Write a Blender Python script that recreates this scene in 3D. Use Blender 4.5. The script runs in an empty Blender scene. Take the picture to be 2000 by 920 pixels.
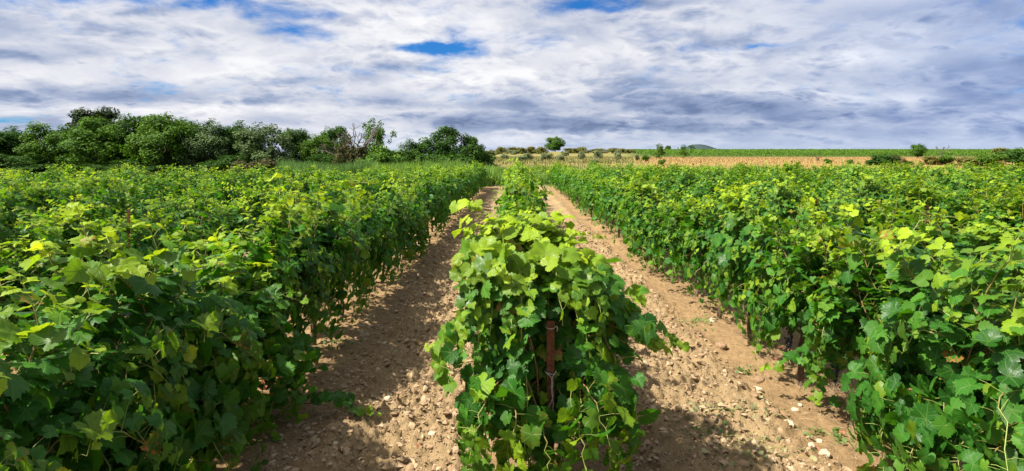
import bpy, math
import numpy as np

# ------------------------------------------------------------------ camera, world, sun, exposure
S = bpy.context.scene
C = S.collection
CAM_H, FOC, CX, HZ = 2.2, 1200.0, 1000.0, 303.0      # camera height, focal length and horizon in photograph pixels
cam = bpy.data.cameras.new('camera')
cam_ob = bpy.data.objects.new('camera', cam); C.objects.link(cam_ob)
cam_ob.location = (0, 0, CAM_H); cam_ob.rotation_euler = (math.radians(90), 0, 0)
cam.sensor_width = 36; cam.lens = 36 * FOC / 2000; cam.shift_y = -(460 - HZ) / 2000
cam.clip_start = 0.05; cam.clip_end = 20000
S.camera = cam_ob
S.view_settings.view_transform = 'Standard'; S.view_settings.look = 'None'
S.view_settings.gamma = 1; S.view_settings.exposure = 1.15; S.view_settings.use_curve_mapping = False

SUN_EL, SUN_AZ = math.radians(51), math.radians(251)     # azimuth clockwise from +Y: the sun stands to the left
sd = np.array([math.sin(SUN_AZ) * math.cos(SUN_EL), math.cos(SUN_AZ) * math.cos(SUN_EL), math.sin(SUN_EL)])
sun = bpy.data.lights.new('sun', 'SUN'); sun.energy = 5.0; sun.angle = math.radians(1.2); sun.color = (1, .93, .80)
sun_ob = bpy.data.objects.new('sun', sun); C.objects.link(sun_ob)
from mathutils import Vector
sun_ob.rotation_euler = Vector(tuple(-sd)).to_track_quat('-Z', 'Y').to_euler()
sun_ob.location = tuple(sd * 50)


class NG:
    """small helper for writing node trees"""
    def __init__(s, tree):
        s.t = tree; s.n = tree.nodes; s.l = tree.links
    def node(s, typ, **kw):
        n = s.n.new(typ)
        for k, v in kw.items(): setattr(n, k, v)
        return n
    def put(s, sock, v):
        if isinstance(v, bpy.types.NodeSocket): s.l.new(v, sock)
        elif v is not None: sock.default_value = v
    def m(s, op, a, b=None, c=None, clamp=False):
        n = s.node('ShaderNodeMath', operation=op, use_clamp=clamp)
        for i, v in enumerate((a, b, c)):
            if v is not None: s.put(n.inputs[i], v)
        return n.outputs[0]
    def ss(s, x, a, b):                                   # smoothstep
        n = s.node('ShaderNodeMapRange', interpolation_type='SMOOTHSTEP')
        s.put(n.inputs[0], x); n.inputs[1].default_value = a; n.inputs[2].default_value = b
        return n.outputs[0]
    def mix(s, f, a, b, mode='MIX'):
        n = s.node('ShaderNodeMix', data_type='RGBA', blend_type=mode)
        s.put(n.inputs[0], f); s.put(n.inputs[6], a); s.put(n.inputs[7], b)
        return n.outputs[2]
    def noise(s, vec, scale, detail=4, rough=.55, dist=0, out=0):
        n = s.node('ShaderNodeTexNoise')
        s.put(n.inputs['Vector'], vec); n.inputs['Scale'].default_value = scale
        n.inputs['Detail'].default_value = detail; n.inputs['Roughness'].default_value = rough
        n.inputs['Distortion'].default_value = dist
        return n.outputs[out]
    def xyz(s, x, y, z):
        n = s.node('ShaderNodeCombineXYZ')
        for i, v in enumerate((x, y, z)): s.put(n.inputs[i], v)
        return n.outputs[0]
    def sep(s, v):
        n = s.node('ShaderNodeSeparateXYZ'); s.put(n.inputs[0], v); return n.outputs
    def ramp(s, f, stops, interp='LINEAR'):
        n = s.node('ShaderNodeValToRGB'); n.color_ramp.interpolation = interp
        e = n.color_ramp.elements
        while len(e) < len(stops): e.new(.5)
        for el, (p, c) in zip(e, stops): el.position = p; el.color = (*c, 1)
        s.put(n.inputs[0], f); return n.outputs[0]
    def attr(s, name, out='Color'):
        n = s.node('ShaderNodeAttribute', attribute_name=name); return n.outputs[out]


# ---- sky: Nishita blue behind a broken deck of stratocumulus, laid out by direction in the world
W = bpy.data.worlds.new('World'); S.world = W; W.use_nodes = True
W.node_tree.nodes.clear()
g = NG(W.node_tree)
BGS = 0.1
tc = g.node('ShaderNodeTexCoord')
x, y, z = g.sep(tc.outputs['Generated'])
zz = g.m('ADD', g.m('MAXIMUM', z, 0.0), 0.24)
u = g.m('DIVIDE', x, zz); v = g.m('DIVIDE', y, zz)
P = g.xyz(u, v, 0.0)
ya = g.m('MAXIMUM', g.m('ABSOLUTE', y), 0.05)
A = g.m('DIVIDE', x, ya); E = g.m('DIVIDE', z, ya)
fwd = g.ss(y, 0.0, 0.3)
def off(vec, o):
    n = g.node('ShaderNodeVectorMath', operation='ADD'); g.put(n.inputs[0], vec); n.inputs[1].default_value = o; return n.outputs[0]
warp = g.node('ShaderNodeVectorMath', operation='MULTIPLY_ADD')
g.put(warp.inputs[0], g.noise(P, 2.0, 4, .55, out=1)); warp.inputs[1].default_value = (.24, .20, 0); g.put(warp.inputs[2], P)
Pw = warp.outputs[0]
# the clouds' places are themselves ragged
wa = g.sep(g.noise(P, 4.0, 6, .6, out=1))
A2 = g.m('ADD', A, g.m('MULTIPLY', g.m('SUBTRACT', wa[0], .5), .16)); E2 = g.m('ADD', E, g.m('MULTIPLY', g.m('SUBTRACT', wa[1], .5), .04))
def blob(px, py, wx, wy, amt):
    a0, e0 = (px - CX) / FOC, (HZ - py) / FOC
    da = g.m('DIVIDE', g.m('SUBTRACT', A2, a0), wx / FOC); de = g.m('DIVIDE', g.m('SUBTRACT', E2, e0), wy / FOC)
    d2 = g.m('ADD', g.m('MULTIPLY', da, da), g.m('MULTIPLY', de, de))
    return g.m('MULTIPLY', g.m('EXPONENT', g.m('MULTIPLY', d2, -1.0)), amt)
def total(bl):
    s_ = bl[0]
    for b in bl[1:]: s_ = g.m('ADD', s_, b)
    return g.m('MULTIPLY', s_, fwd)
# coverage
cov = g.noise(off(Pw, (3.1, 7.7, 0)), 3.2, 10, .60, .1)
gaps = total([blob(845, 95, 85, 15, .42), blob(725, 142, 85, 15, .24), blob(585, 62, 85, 20, .22), blob(470, 12, 130, 24, .22), blob(1140, 8, 60, 16, .20),
              blob(1210, 14, 60, 8, .12), blob(220, 60, 130, 26, .11), blob(1480, 92, 40, 6, .15), blob(330, 6, 120, 14, .13),
              blob(20, 240, 90, 9, .20), blob(1940, 210, 120, 25, -.4), blob(1690, 142, 120, 15, -.3), blob(90, 95, 160, 20, -.2), blob(570, 30, 60, 10, .1), blob(1350, 110, 900, 50, -.10), blob(1000, 250, 1200, 60, -.25), blob(60, 60, 300, 80, -.03)])
over = g.m('MULTIPLY', g.ss(z, .27, .55), .04)
cv = g.m('SUBTRACT', g.m('SUBTRACT', g.m('ADD', g.m('MULTIPLY', g.m('SUBTRACT', cov, .5), 1.15), .5), gaps), over)
alpha = g.ss(cv, .20, .52)
# shading inside the deck: thick bases dark, edges towards the sun bright
n_a = g.noise(off(Pw, (11.3, 2.9, 0)), 2.3, 10, .52, .2)
n_c = g.noise(off(P, (1.3, 5.2, 0)), .9, 5, .5, .4)
def layer(o, sc, lo, hi, amt, det=9):
    n1 = g.noise(off(Pw, (*o, 0)), sc, det, .56, 0); n2 = g.noise(off(Pw, (o[0] - .02, o[1] + .10 / sc ** .7, 0)), sc, det, .56, 0)
    m_ = g.ss(n1, lo, hi); core = g.ss(n1, lo + .02, lo + .26)
    l_ = g.m('ADD', g.m('SUBTRACT', .93, g.m('MULTIPLY', core, .72)), g.m('MULTIPLY', g.m('SUBTRACT', n2, n1), 1.6))
    return g.m('MULTIPLY', m_, amt), l_
dark = total([blob(1430, 203, 230, 18, .37), blob(1010, 238, 280, 16, .32), blob(1330, 250, 300, 9, .32), blob(1850, 150, 230, 60, .13), blob(1950, 30, 300, 40, .16),
              blob(60, 105, 140, 18, .36), blob(150, 185, 240, 16, .34), blob(1220, 3, 150, 10, .30), blob(560, 165, 100, 13, .18), blob(350, 195, 260, 10, .14), blob(1640, 225, 330, 12, .26),
              blob(900, 205, 180, 10, .15), blob(1750, 265, 400, 20, .20), blob(1150, 40, 130, 25, .08),
              blob(1080, 95, 200, 45, -.20), blob(760, 50, 200, 40, -.18), blob(930, 150, 130, 22, -.22), blob(420, 110, 230, 35, -.16), blob(1670, 115, 110, 14, -.22),
              blob(1130, 180, 150, 12, -.12), blob(1100, 150, 160, 12, -.10), blob(450, 215, 260, 8, -.20), blob(30, 222, 60, 10, -.25), blob(1720, 190, 100, 10, -.18), blob(930, 275, 300, 10, -.22), blob(1270, 225, 180, 6, -.14), blob(1450, 128, 240, 18, -.08)])
lum = g.m('ADD', g.m('ADD', g.m('MULTIPLY', g.m('SUBTRACT', n_a, .5), 1.2), g.m('MULTIPLY', g.m('SUBTRACT', n_c, .5), 1.1)), .54)
def lerp(f, a_, b_): return g.m('ADD', a_, g.m('MULTIPLY', f, g.m('SUBTRACT', b_, a_)))
for o, sc, lo, hi, amt in (((4.4, 9.1), 1.8, .46, .58, .7), ((7.9, 1.7), 3.4, .48, .60, .55), ((2.2, 3.3), 7.0, .52, .66, .30)):
    m_, l_ = layer(o, sc, lo, hi, amt); lum = lerp(m_, lum, l_)
lum = g.m('SUBTRACT', lum, g.m('MULTIPLY', dark, 1.05))
cloud = g.ramp(lum, [(0.05, (.17, .235, .40)), (.28, (.30, .375, .56)), (.50, (.50, .555, .70)), (.70, (.72, .74, .82)), (.95, (.96, .96, .98))])
side = g.ss(A, .15, .9)
cloud = g.mix(g.m('MULTIPLY', g.m('MULTIPLY', side, fwd), .55), cloud, (.56, .72, 1.0, 1), 'MULTIPLY')
low = g.m('MULTIPLY', g.m('SUBTRACT', 1.0, g.ss(E, .005, .055)), .6)
cloud = g.mix(g.m('MULTIPLY', low, fwd), cloud, (.50, .60, .80, 1))
CLOUD_K = .46
cs = g.node('ShaderNodeVectorMath', operation='SCALE'); g.put(cs.inputs[0], cloud); cs.inputs['Scale'].default_value = CLOUD_K / BGS
dim = g.m('SUBTRACT', 1.0, g.m('MULTIPLY', g.ss(z, .30, .65), .10))
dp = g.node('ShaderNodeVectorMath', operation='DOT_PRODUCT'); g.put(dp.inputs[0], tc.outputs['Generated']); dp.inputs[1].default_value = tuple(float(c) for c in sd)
halo = g.m('MULTIPLY', g.m('POWER', g.m('MAXIMUM', dp.outputs['Value'], 0.0), 5.0), 2.5)       # warm glow added to unseen cloud round the sun, lifting the shade
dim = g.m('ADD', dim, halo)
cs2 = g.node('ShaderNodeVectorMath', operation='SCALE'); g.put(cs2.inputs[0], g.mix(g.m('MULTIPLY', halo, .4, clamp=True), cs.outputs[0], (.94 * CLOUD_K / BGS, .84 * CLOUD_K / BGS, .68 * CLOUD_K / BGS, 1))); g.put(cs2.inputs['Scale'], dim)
sky = g.node('ShaderNodeTexSky', sky_type='NISHITA', sun_disc=False)
sky.sun_elevation = SUN_EL; sky.sun_rotation = SUN_AZ; sky.altitude = 100; sky.air_density = 1.0; sky.dust_density = .3; sky.ozone_density = 3.0
skc = g.mix(1.0, sky.outputs[0], (.08, .30, .56, 1), 'MULTIPLY')
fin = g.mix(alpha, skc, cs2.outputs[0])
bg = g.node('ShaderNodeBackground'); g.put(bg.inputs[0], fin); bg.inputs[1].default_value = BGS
wo = g.node('ShaderNodeOutputWorld'); g.l.new(bg.outputs[0], wo.inputs[0])

# ------------------------------------------------------------------ helpers
def mesh_np(name, V, T=None, Q=None, attrs=None, mats=(), midx=None, smooth=True):
    me = bpy.data.meshes.new(name)
    V = np.ascontiguousarray(V, np.float32)
    loops, starts, n0 = [], [], 0
    for F, k in ((T, 3), (Q, 4)):
        if F is None or len(F) == 0: continue
        F = np.asarray(F, np.int32)
        loops.append(F.ravel()); starts.append(n0 + np.arange(len(F)) * k); n0 += F.size
    loops = np.concatenate(loops); starts = np.concatenate(starts).astype(np.int32)
    me.vertices.add(len(V)); me.vertices.foreach_set('co', V.ravel())
    me.loops.add(len(loops)); me.loops.foreach_set('vertex_index', loops)
    me.polygons.add(len(starts)); me.polygons.foreach_set('loop_start', starts)
    for m_ in mats: me.materials.append(m_)
    if midx is not None: me.polygons.foreach_set('material_index', np.asarray(midx, np.int32))
    me.polygons.foreach_set('use_smooth', np.full(len(starts), bool(smooth)))
    me.update(calc_edges=True)
    for k, a in (attrs or {}).items():
        a = np.asarray(a, np.float32)
        if a.shape[1] == 3: a = np.concatenate([a, np.ones((len(a), 1), np.float32)], 1)
        at = me.attributes.new(k, 'FLOAT_COLOR', 'POINT'); at.data.foreach_set('color', a.ravel())
    return me

def obj(name, me, parent=None, label=None, cat=None, group=None, kind=None, loc=None):
    o = bpy.data.objects.new(name, me); C.objects.link(o)
    if parent: o.parent = parent
    if loc is not None: o.location = tuple(float(c) for c in loc)
    for k, v_ in (('label', label), ('category', cat), ('group', group), ('kind', kind)):
        if v_: o[k] = v_
    return o

def nrm(a): return a / np.maximum(np.linalg.norm(a, axis=-1, keepdims=True), 1e-9)
def sstep(x_, a, b):
    t = np.clip((x_ - a) / (b - a), 0, 1); return t * t * (3 - 2 * t)

class Geo:
    """collects vertices, triangles, quads and one colour attribute"""
    def __init__(s): s.V, s.T, s.Q, s.A, s.n = [], [], [], [], 0
    def add(s, V, T=None, Q=None, A=None):
        V = np.asarray(V, float); s.V.append(V)
        s.A.append(np.broadcast_to(np.asarray(A if A is not None else (0, 0, 0), float), (len(V), 3)))
        if T is not None and len(T): s.T.append(np.asarray(T) + s.n)
        if Q is not None and len(Q): s.Q.append(np.asarray(Q) + s.n)
        s.n += len(V)
    def mesh(s, name, mats, attr='tone', smooth=True):
        return mesh_np(name, np.concatenate(s.V), np.concatenate(s.T) if s.T else None, np.concatenate(s.Q) if s.Q else None,
                       {attr: np.concatenate(s.A)}, mats, smooth=smooth)

def tube(pts, rad, n=6, cap=True):
    pts = np.asarray(pts, float); k = len(pts); rad = np.broadcast_to(np.asarray(rad, float), (k,))
    t = nrm(np.gradient(pts, axis=0)); ref = np.array([.31, .87, .38]) if abs(t[0] @ np.array([.31, .87, .38])) < .9 else np.array([.9, -.2, .4])
    a = nrm(np.cross(t, ref)); b = np.cross(t, a)
    ang = np.linspace(0, 2 * math.pi, n, endpoint=False)
    V = pts[:, None] + rad[:, None, None] * (np.cos(ang)[None, :, None] * a[:, None] + np.sin(ang)[None, :, None] * b[:, None])
    i = np.arange(k - 1)[:, None] * n; j = np.arange(n)[None]; j2 = (j + 1) % n
    Q = np.stack([i + j, i + j2, i + n + j2, i + n + j], -1).reshape(-1, 4)
    V = V.reshape(-1, 3); T = None
    if cap:
        V = np.concatenate([V, pts[[-1]] + t[[-1]] * rad[-1] * .4]); e = k * n; o = (k - 1) * n
        T = np.stack([o + np.arange(n), o + (np.arange(n) + 1) % n, np.full(n, e)], -1)
    return V, T, Q

def bez(p0, p1, p2, n):
    t = np.linspace(0, 1, n)[:, None]
    return (1 - t) ** 2 * p0 + 2 * t * (1 - t) * p1 + t * t * p2

def hash2(ix, iy, seed):
    h = (ix.astype(np.int64) * 374761393 + iy.astype(np.int64) * 668265263 + seed * 974634541) & 0xffffffff
    h = ((h ^ (h >> 13)) * 1274126177) & 0xffffffff
    h = ((h ^ (h >> 16)) * 2246822519) & 0xffffffff
    return ((h ^ (h >> 15)) & 0xffffff) / float(0xffffff)
def vnoise(X, Y, sc, seed=0):
    X = X / sc; Y = Y / sc; ix = np.floor(X); iy = np.floor(Y); fx = X - ix; fy = Y - iy
    fx = fx * fx * (3 - 2 * fx); fy = fy * fy * (3 - 2 * fy); ix = ix.astype(np.int64); iy = iy.astype(np.int64)
    return (hash2(ix, iy, seed) * (1 - fx) + hash2(ix + 1, iy, seed) * fx) * (1 - fy) + (hash2(ix, iy + 1, seed) * (1 - fx) + hash2(ix + 1, iy + 1, seed) * fx) * fy
def worley(X, Y, sc, seed=0):
    X = X / sc; Y = Y / sc; ix = np.floor(X).astype(np.int64); iy = np.floor(Y).astype(np.int64)
    best = np.full(X.shape, 9.0); val = np.zeros(X.shape)
    for dx in (-1, 0, 1):
        for dy in (-1, 0, 1):
            cx_ = ix + dx; cy_ = iy + dy
            d = (cx_ + hash2(cx_, cy_, seed) - X) ** 2 + (cy_ + hash2(cx_, cy_, seed + 5) - Y) ** 2
            c = d < best; best = np.where(c, d, best); val = np.where(c, hash2(cx_, cy_, seed + 9), val)
    return np.sqrt(best), val

# ------------------------------------------------------------------ materials
def mat(name):
    m_ = bpy.data.materials.new(name); m_.use_nodes = True
    m_.node_tree.nodes.clear(); return m_, NG(m_.node_tree)
def finish(g, shader):
    o = g.node('ShaderNodeOutputMaterial'); g.l.new(shader, o.inputs[0])
def bsdf(g, col, rough, spec=.5, normal=None, metal=0):
    p = g.node('ShaderNodeBsdfPrincipled')
    g.put(p.inputs['Base Color'], col); g.put(p.inputs['Roughness'], rough); p.inputs['Specular IOR Level'].default_value = spec
    p.inputs['Metallic'].default_value = metal
    if normal is not None: g.l.new(normal, p.inputs['Normal'])
    return p.outputs[0]
def bump(g, h, strength, dist=.01):
    b = g.node('ShaderNodeBump'); b.inputs['Strength'].default_value = strength; b.inputs['Distance'].default_value = dist
    g.put(b.inputs['Height'], h); return b.outputs[0]
def addsh(g, f, a, b):
    n = g.node('ShaderNodeMixShader'); g.put(n.inputs[0], f); g.l.new(a, n.inputs[1]); g.l.new(b, n.inputs[2]); return n.outputs[0]

def vine_leaf_mat():
    m_, g = mat('grape_leaf')
    young, rnd, sick = g.sep(g.attr('tone'))  # young: pale shoot tips, plus sunlit crest highlights painted into the tone
    lx, ly, _ = g.sep(g.attr('leafco'))
    oi = g.node('ShaderNodeObjectInfo').outputs['Random']
    r = g.m('SQRT', g.m('ADD', g.m('MULTIPLY', lx, lx), g.m('MULTIPLY', ly, ly)))
    th = g.m('ABSOLUTE', g.m('ARCTAN2', lx, ly))
    d = g.m('MINIMUM', g.m('MINIMUM', th, g.m('ABSOLUTE', g.m('SUBTRACT', th, .83))), g.m('ABSOLUTE', g.m('SUBTRACT', th, 1.78)))
    dr = g.m('MULTIPLY', d, r)
    v1 = g.m('SUBTRACT', 1.0, g.ss(dr, .008, .030))
    sec = g.m('PINGPONG', g.m('SUBTRACT', r, g.m('MULTIPLY', dr, .9)), .085)
    v2 = g.m('MULTIPLY', g.m('SUBTRACT', 1.0, g.ss(sec, .004, .018)), .5)
    vein = g.m('MAXIMUM', v1, v2)
    base = g.ramp(g.m('ADD', g.m('MULTIPLY', rnd, .8), g.m('MULTIPLY', oi, .2)),
                  [(0, (.010, .054, .008)), (.45, (.019, .094, .009)), (.8, (.036, .140, .011)), (1, (.074, .205, .015))])
    base = g.mix(young, base, (.33, .46, .014, 1))
    base = g.mix(g.m('MULTIPLY', vein, .42), base, (.15, .24, .06, 1))
    nz = g.noise(g.attr('leafco'), 3.0, 4, .6)
    spot = g.m('MULTIPLY', g.ss(g.m('ADD', nz, g.m('MULTIPLY', r, .22)), .60, .70), g.ss(sick, .965, .985))
    base = g.mix(spot, base, (.25, .10, .025, 1))
    trans = g.mix(young, (.10, .33, .006, 1), (.58, .70, .02, 1))
    trans = g.mix(g.m('MULTIPLY', v1, .5), trans, (.05, .12, .01, 1))
    hgt = g.m('ADD', g.m('MULTIPLY', vein, -1.0), g.m('MULTIPLY', nz, .8))
    nr = bump(g, hgt, .35, .006)
    p = bsdf(g, base, g.m('ADD', .36, g.m('MULTIPLY', rnd, .16)), .22, nr)
    t = g.node('ShaderNodeBsdfTranslucent'); g.put(t.inputs[0], trans); g.l.new(nr, t.inputs[1])
    finish(g, addsh(g, g.m('ADD', .30, g.m('MULTIPLY', young, .12)), p, t.outputs[0]))
    return m_

def tree_leaf_mat(name, c0, c1, tr):
    m_, g = mat(name)
    t0, t1, _ = g.sep(g.attr('tone'))
    oi = g.node('ShaderNodeObjectInfo').outputs['Random']
    col = g.mix(t0, (*c0, 1), (*c1, 1))
    col = g.mix(g.m('MULTIPLY', oi, .35), col, g.mix(.5, col, (c1[0] * 1.5, c1[1] * 1.1, c1[2], 1)))
    p = bsdf(g, col, .6, .15)
    t = g.node('ShaderNodeBsdfTranslucent'); t.inputs[0].default_value = (*tr, 1)
    finish(g, addsh(g, .25, p, t.outputs[0])); return m_

def bark_mat(name, c0, c1, sc=9.0):
    m_, g = mat(name)
    co = g.node('ShaderNodeTexCoord').outputs['Object']
    mp = g.node('ShaderNodeMapping'); mp.inputs['Scale'].default_value = (1, 1, .18); g.l.new(co, mp.inputs[0])
    n = g.noise(mp.outputs[0], sc * 4, 6, .65)
    finish(g, bsdf(g, g.ramp(n, [(.3, c0), (.7, c1)]), .9, .2, bump(g, n, .9, .02))); return m_

def stem_mat():
    m_, g = mat('vine_stem')
    t, r, _ = g.sep(g.attr('tone'))
    n = g.noise(g.node('ShaderNodeTexCoord').outputs['Object'], 60, 3)
    col = g.ramp(g.m('ADD', t, g.m('MULTIPLY', g.m('SUBTRACT', n, .5), .3)), [(0, (.16, .075, .035)), (.35, (.20, .13, .045)), (.6, (.20, .23, .06)), (1, (.28, .34, .08))])
    finish(g, bsdf(g, col, .5, .4)); return m_

def soil_nodes(g, base=None):
    co = g.node('ShaderNodeTexCoord').outputs['Object']
    big = g.noise(co, .9, 4, .6); mid = g.noise(co, 9, 6, .62); fine = g.noise(co, 75, 5, .65)
    return co, big, mid, fine

def ground_mat():
    m_, g = mat('ground_cover')
    gx = g.node('ShaderNodeNewGeometry').outputs['Position']
    base = g.attr('gcol')
    soilw = g.attr('gcol', 'Alpha')
    big = g.noise(gx, .8, 4, .6); mid = g.noise(gx, 7, 6, .62); fine = g.noise(gx, 70, 5, .7)
    k = g.m('ADD', g.m('ADD', g.m('MULTIPLY', big, .55), g.m('MULTIPLY', mid, .65)), g.m('MULTIPLY', fine, .75))
    col = g.mix(1.0, base, g.ramp(g.m('MULTIPLY', k, .5), [(.28, (.48, .44, .41)), (.5, (1, 1, 1)), (.72, (1.45, 1.42, 1.38))]), 'MULTIPLY')
    vo = g.node('ShaderNodeTexVoronoi'); g.l.new(gx, vo.inputs['Vector']); vo.inputs['Scale'].default_value = 26
    peb = g.m('MULTIPLY', g.m('SUBTRACT', 1.0, g.ss(vo.outputs['Distance'], .12, .22)), g.ss(g.sep(vo.outputs['Color'])[0], .86, .9))
    col = g.mix(g.m('MULTIPLY', g.m('MULTIPLY', peb, soilw), .6), col, (.42, .33, .21, 1))
    h = g.m('ADD', g.m('ADD', g.m('MULTIPLY', mid, .5), g.m('MULTIPLY', fine, .35)), g.m('MULTIPLY', peb, .2))
    finish(g, bsdf(g, col, .95, .15, bump(g, h, 1.0, .06))); return m_

def clod_mat():
    m_, g = mat('soil_clod')
    t, r, _ = g.sep(g.attr('tone'))
    gx = g.node('ShaderNodeNewGeometry').outputs['Position']
    n = g.noise(gx, 55, 5, .65)
    col = g.ramp(g.m('ADD', g.m('MULTIPLY', t, .6), g.m('MULTIPLY', n, .5)), [(.1, (.16, .105, .060)), (.5, (.29, .200, .120)), (.9, (.41, .31, .20))])
    finish(g, bsdf(g, col, .95, .1, bump(g, n, .8, .01))); return m_

def plain(name, c, rough=.8, var=.35, sc=30, spec=.3, metal=0, bm=.4):
    m_, g = mat(name)
    n = g.noise(g.node('ShaderNodeTexCoord').outputs['Object'], sc, 5, .6)
    lo = tuple(a * (1 - var) for a in c); hi = tuple(a * (1 + var) for a in c)
    finish(g, bsdf(g, g.ramp(n, [(.3, lo), (.7, hi)]), rough, spec, bump(g, n, bm, .01), metal)); return m_

def tone_mat(name, c0, c1, rough=.8, trans=0):
    m_, g = mat(name)
    t, r, _ = g.sep(g.attr('tone')); col = g.mix(t, (*c0, 1), (*c1, 1))
    p = bsdf(g, col, rough, .25)
    if trans:
        tr = g.node('ShaderNodeBsdfTranslucent'); g.put(tr.inputs[0], g.mix(1.0, col, (2.2, 2.2, 1.2, 1), 'MULTIPLY')); p = addsh(g, trans, p, tr.outputs[0])
    finish(g, p); return m_

M_leaf = vine_leaf_mat(); M_stem = stem_mat(); M_ground = ground_mat(); M_clod = clod_mat()
M_bark = bark_mat('vine_bark', (.045, .030, .020), (.15, .105, .07))
M_tbark = bark_mat('tree_bark', (.05, .04, .03), (.16, .13, .10), 3)
M_deadwood = bark_mat('dead_wood', (.07, .060, .048), (.16, .138, .11), 3)
M_dark = tree_leaf_mat('dark_foliage', (.014, .050, .008), (.052, .122, .014), (.06, .16, .008))
M_green = tree_leaf_mat('green_foliage', (.024, .078, .009), (.090, .185, .016), (.11, .24, .010))
M_pine = tree_leaf_mat('pine_foliage', (.018, .040, .014), (.040, .070, .018), (.03, .06, .01))
M_silver = tree_leaf_mat('silver_foliage', (.040, .080, .026), (.105, .165, .058), (.09, .16, .03))
M_olive = tree_leaf_mat('olive_foliage', (.12, .165, .075), (.25, .30, .15), (.15, .20, .06))
M_scrub = tree_leaf_mat('scrub_foliage', (.085, .100, .026), (.21, .215, .05), (.16, .18, .02))
M_brown = tree_leaf_mat('dry_foliage', (.045, .055, .018), (.105, .105, .038), (.10, .08, .03))
M_reed = tone_mat('reed_blade', (.048, .115, .026), (.115, .205, .055), .6, .25)
M_tallgrass = tone_mat('tall_grass', (.065, .145, .022), (.16, .26, .045), .6, .3)
M_straw = tone_mat('dry_straw', (.22, .145, .085), (.50, .38, .24), .85)
M_drygrass = tone_mat('dry_grass', (.23, .150, .052), (.36, .255, .10), .9)
M_orchgrass = tone_mat('orchard_grass', (.10, .135, .035), (.27, .22, .085), .9)
M_litter = tone_mat('dead_leaf', (.22, .055, .028), (.42, .19, .10), .8, .15)
M_weed = tone_mat('weed_leaf', (.05, .11, .025), (.15, .22, .06), .6, .25)
M_wilt = tone_mat('wilted_leaf', (.16, .17, .075), (.30, .29, .15), .75, .15)
M_stone = plain('limestone', (.46, .38, .27), .9, .25, 22, .2)
M_browns = plain('brown_clod', (.25, .165, .098), .95, .35, 25, .1)
M_rust = plain('rusted_iron', (.110, .040, .018), .85, .6, 45, .3, .15, .6)
M_wire = plain('galvanised_wire', (.42, .41, .40), .5, .2, 60, .5, .5, .1)
M_grape = plain('grape_skin', (.018, .018, .040), .45, .4, 40, .4, 0, .1)

# ------------------------------------------------------------------ terrain
PY = np.array([-9e3, 42, 50, 60, 95, 180, 250, 400, 650, 9e3]); PZ = np.array([0, 0, .55, 1.34, 1.52, 1.62, 2.55, 4.5, 4.9, 4.9])
def terr(X, Y): return np.interp(Y, PY, PZ) * sstep(np.asarray(X, float), -16, -3)
S_ROW, X0, DRIFT = 2.44, .33, .006
def rowx(k, Y):
    if k == 0: return np.interp(Y, [3.7, 5, 9, 36], [.23, .13, .14, .32])
    return X0 + S_ROW * k + DRIFT * Y - (.18 if k < 0 else .08)
def y_end(X, Y):
    uu = X / np.maximum(Y, 1); return np.interp(uu, [-.9, -.5, -.35, -.17, -.03, .2, .9], [28, 29, 31, 36, 42, 42, 38])
def gp(px, py, z_=0.0):
    Yy = (CAM_H - z_) * FOC / (py - HZ); return np.array([(px - CX) * Yy / FOC, Yy, z_])
def far(px, py, ymin=52.0):
    ys = np.linspace(ymin, 640, 6000); xs = (px - CX) / FOC * ys
    pr = HZ + (CAM_H - terr(xs, ys)) * FOC / ys
    i = int(np.argmax(pr <= py)) if (pr <= py).any() else len(ys) - 1
    return np.array([xs[i], ys[i], float(terr(xs[i], ys[i]))])

def soil_h(X, Y):
    """tilled soil between the rows"""
    f = (X - X0 - DRIFT * Y) / S_ROW; f = np.abs(f - np.round(f)) * S_ROW           # distance from the nearest row line
    till = sstep(f, .45, .75)
    near = 1 - sstep(Y, 14, 26)
    h = .035 * np.exp(-((f - .78) / .16) ** 2) + .03 * (1 - sstep(f, .1, .5))
    h += (vnoise(X, Y, .9, 1) - .5) * .08 + (vnoise(X, Y, .33, 2) - .5) * .07 * (.4 + .6 * till)
    d1, v1 = worley(X + .04 * vnoise(X, Y, .06, 3), Y + .04 * vnoise(X, Y, .06, 4), .17, 11)
    d2, v2 = worley(X + .02 * vnoise(X, Y, .03, 5), Y, .085, 12)
    d3, v3 = worley(X + .012 * vnoise(X, Y, .02, 15), Y, .045, 13)
    h += near * (.35 + .65 * till) * (.10 * np.maximum(0, .62 - d1) * (v1 > .35) * (v1 + .2) + .075 * np.maximum(0, .6 - d2) * (v2 > .25) + (.085 * np.maximum(0, .6 - d3) * (v3 > .2)))
    h += near * (vnoise(X, Y, .03, 7) - .5) * .012
    return h * (1 - sstep(Y, 40, 46))

def axis_(lo, hi, step, end, gmax=1.06):
    a = list(np.arange(lo, hi, step)); s_ = step
    while a[-1] < end:
        s_ = s_ * gmax; a.append(a[-1] + s_)
    return a
xr = axis_(-3.4, 4.0, .022, 6000, 1.075); s_ = .022; xl = [-3.4]
while xl[-1] > -6000:
    s_ *= 1.075; xl.append(xl[-1] - s_)
XS = np.array(xl[:0:-1] + xr)
ys_ = list(np.arange(3.0, 8.5, .022)); st = .022
while ys_[-1] < 40: st = min(st * 1.02, .5); ys_.append(ys_[-1] + st)
while ys_[-1] < 130: ys_.append(ys_[-1] + .9)
while ys_[-1] < 300: ys_.append(ys_[-1] + 3)
st = 3
while ys_[-1] < 7000: st *= 1.10; ys_.append(ys_[-1] + st)
yb = [3.0]; st = .022
while yb[-1] > -300: st *= 1.2; yb.append(yb[-1] - st)
YS = np.array(yb[:0:-1] + ys_)
GX, GY = np.meshgrid(XS, YS)
sh = soil_h(GX, GY) * (np.abs(GX) < 60)
GZ = terr(GX, GY) + sh
nx, ny = len(XS), len(YS)
idx = np.arange(nx * ny).reshape(ny, nx)
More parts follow.
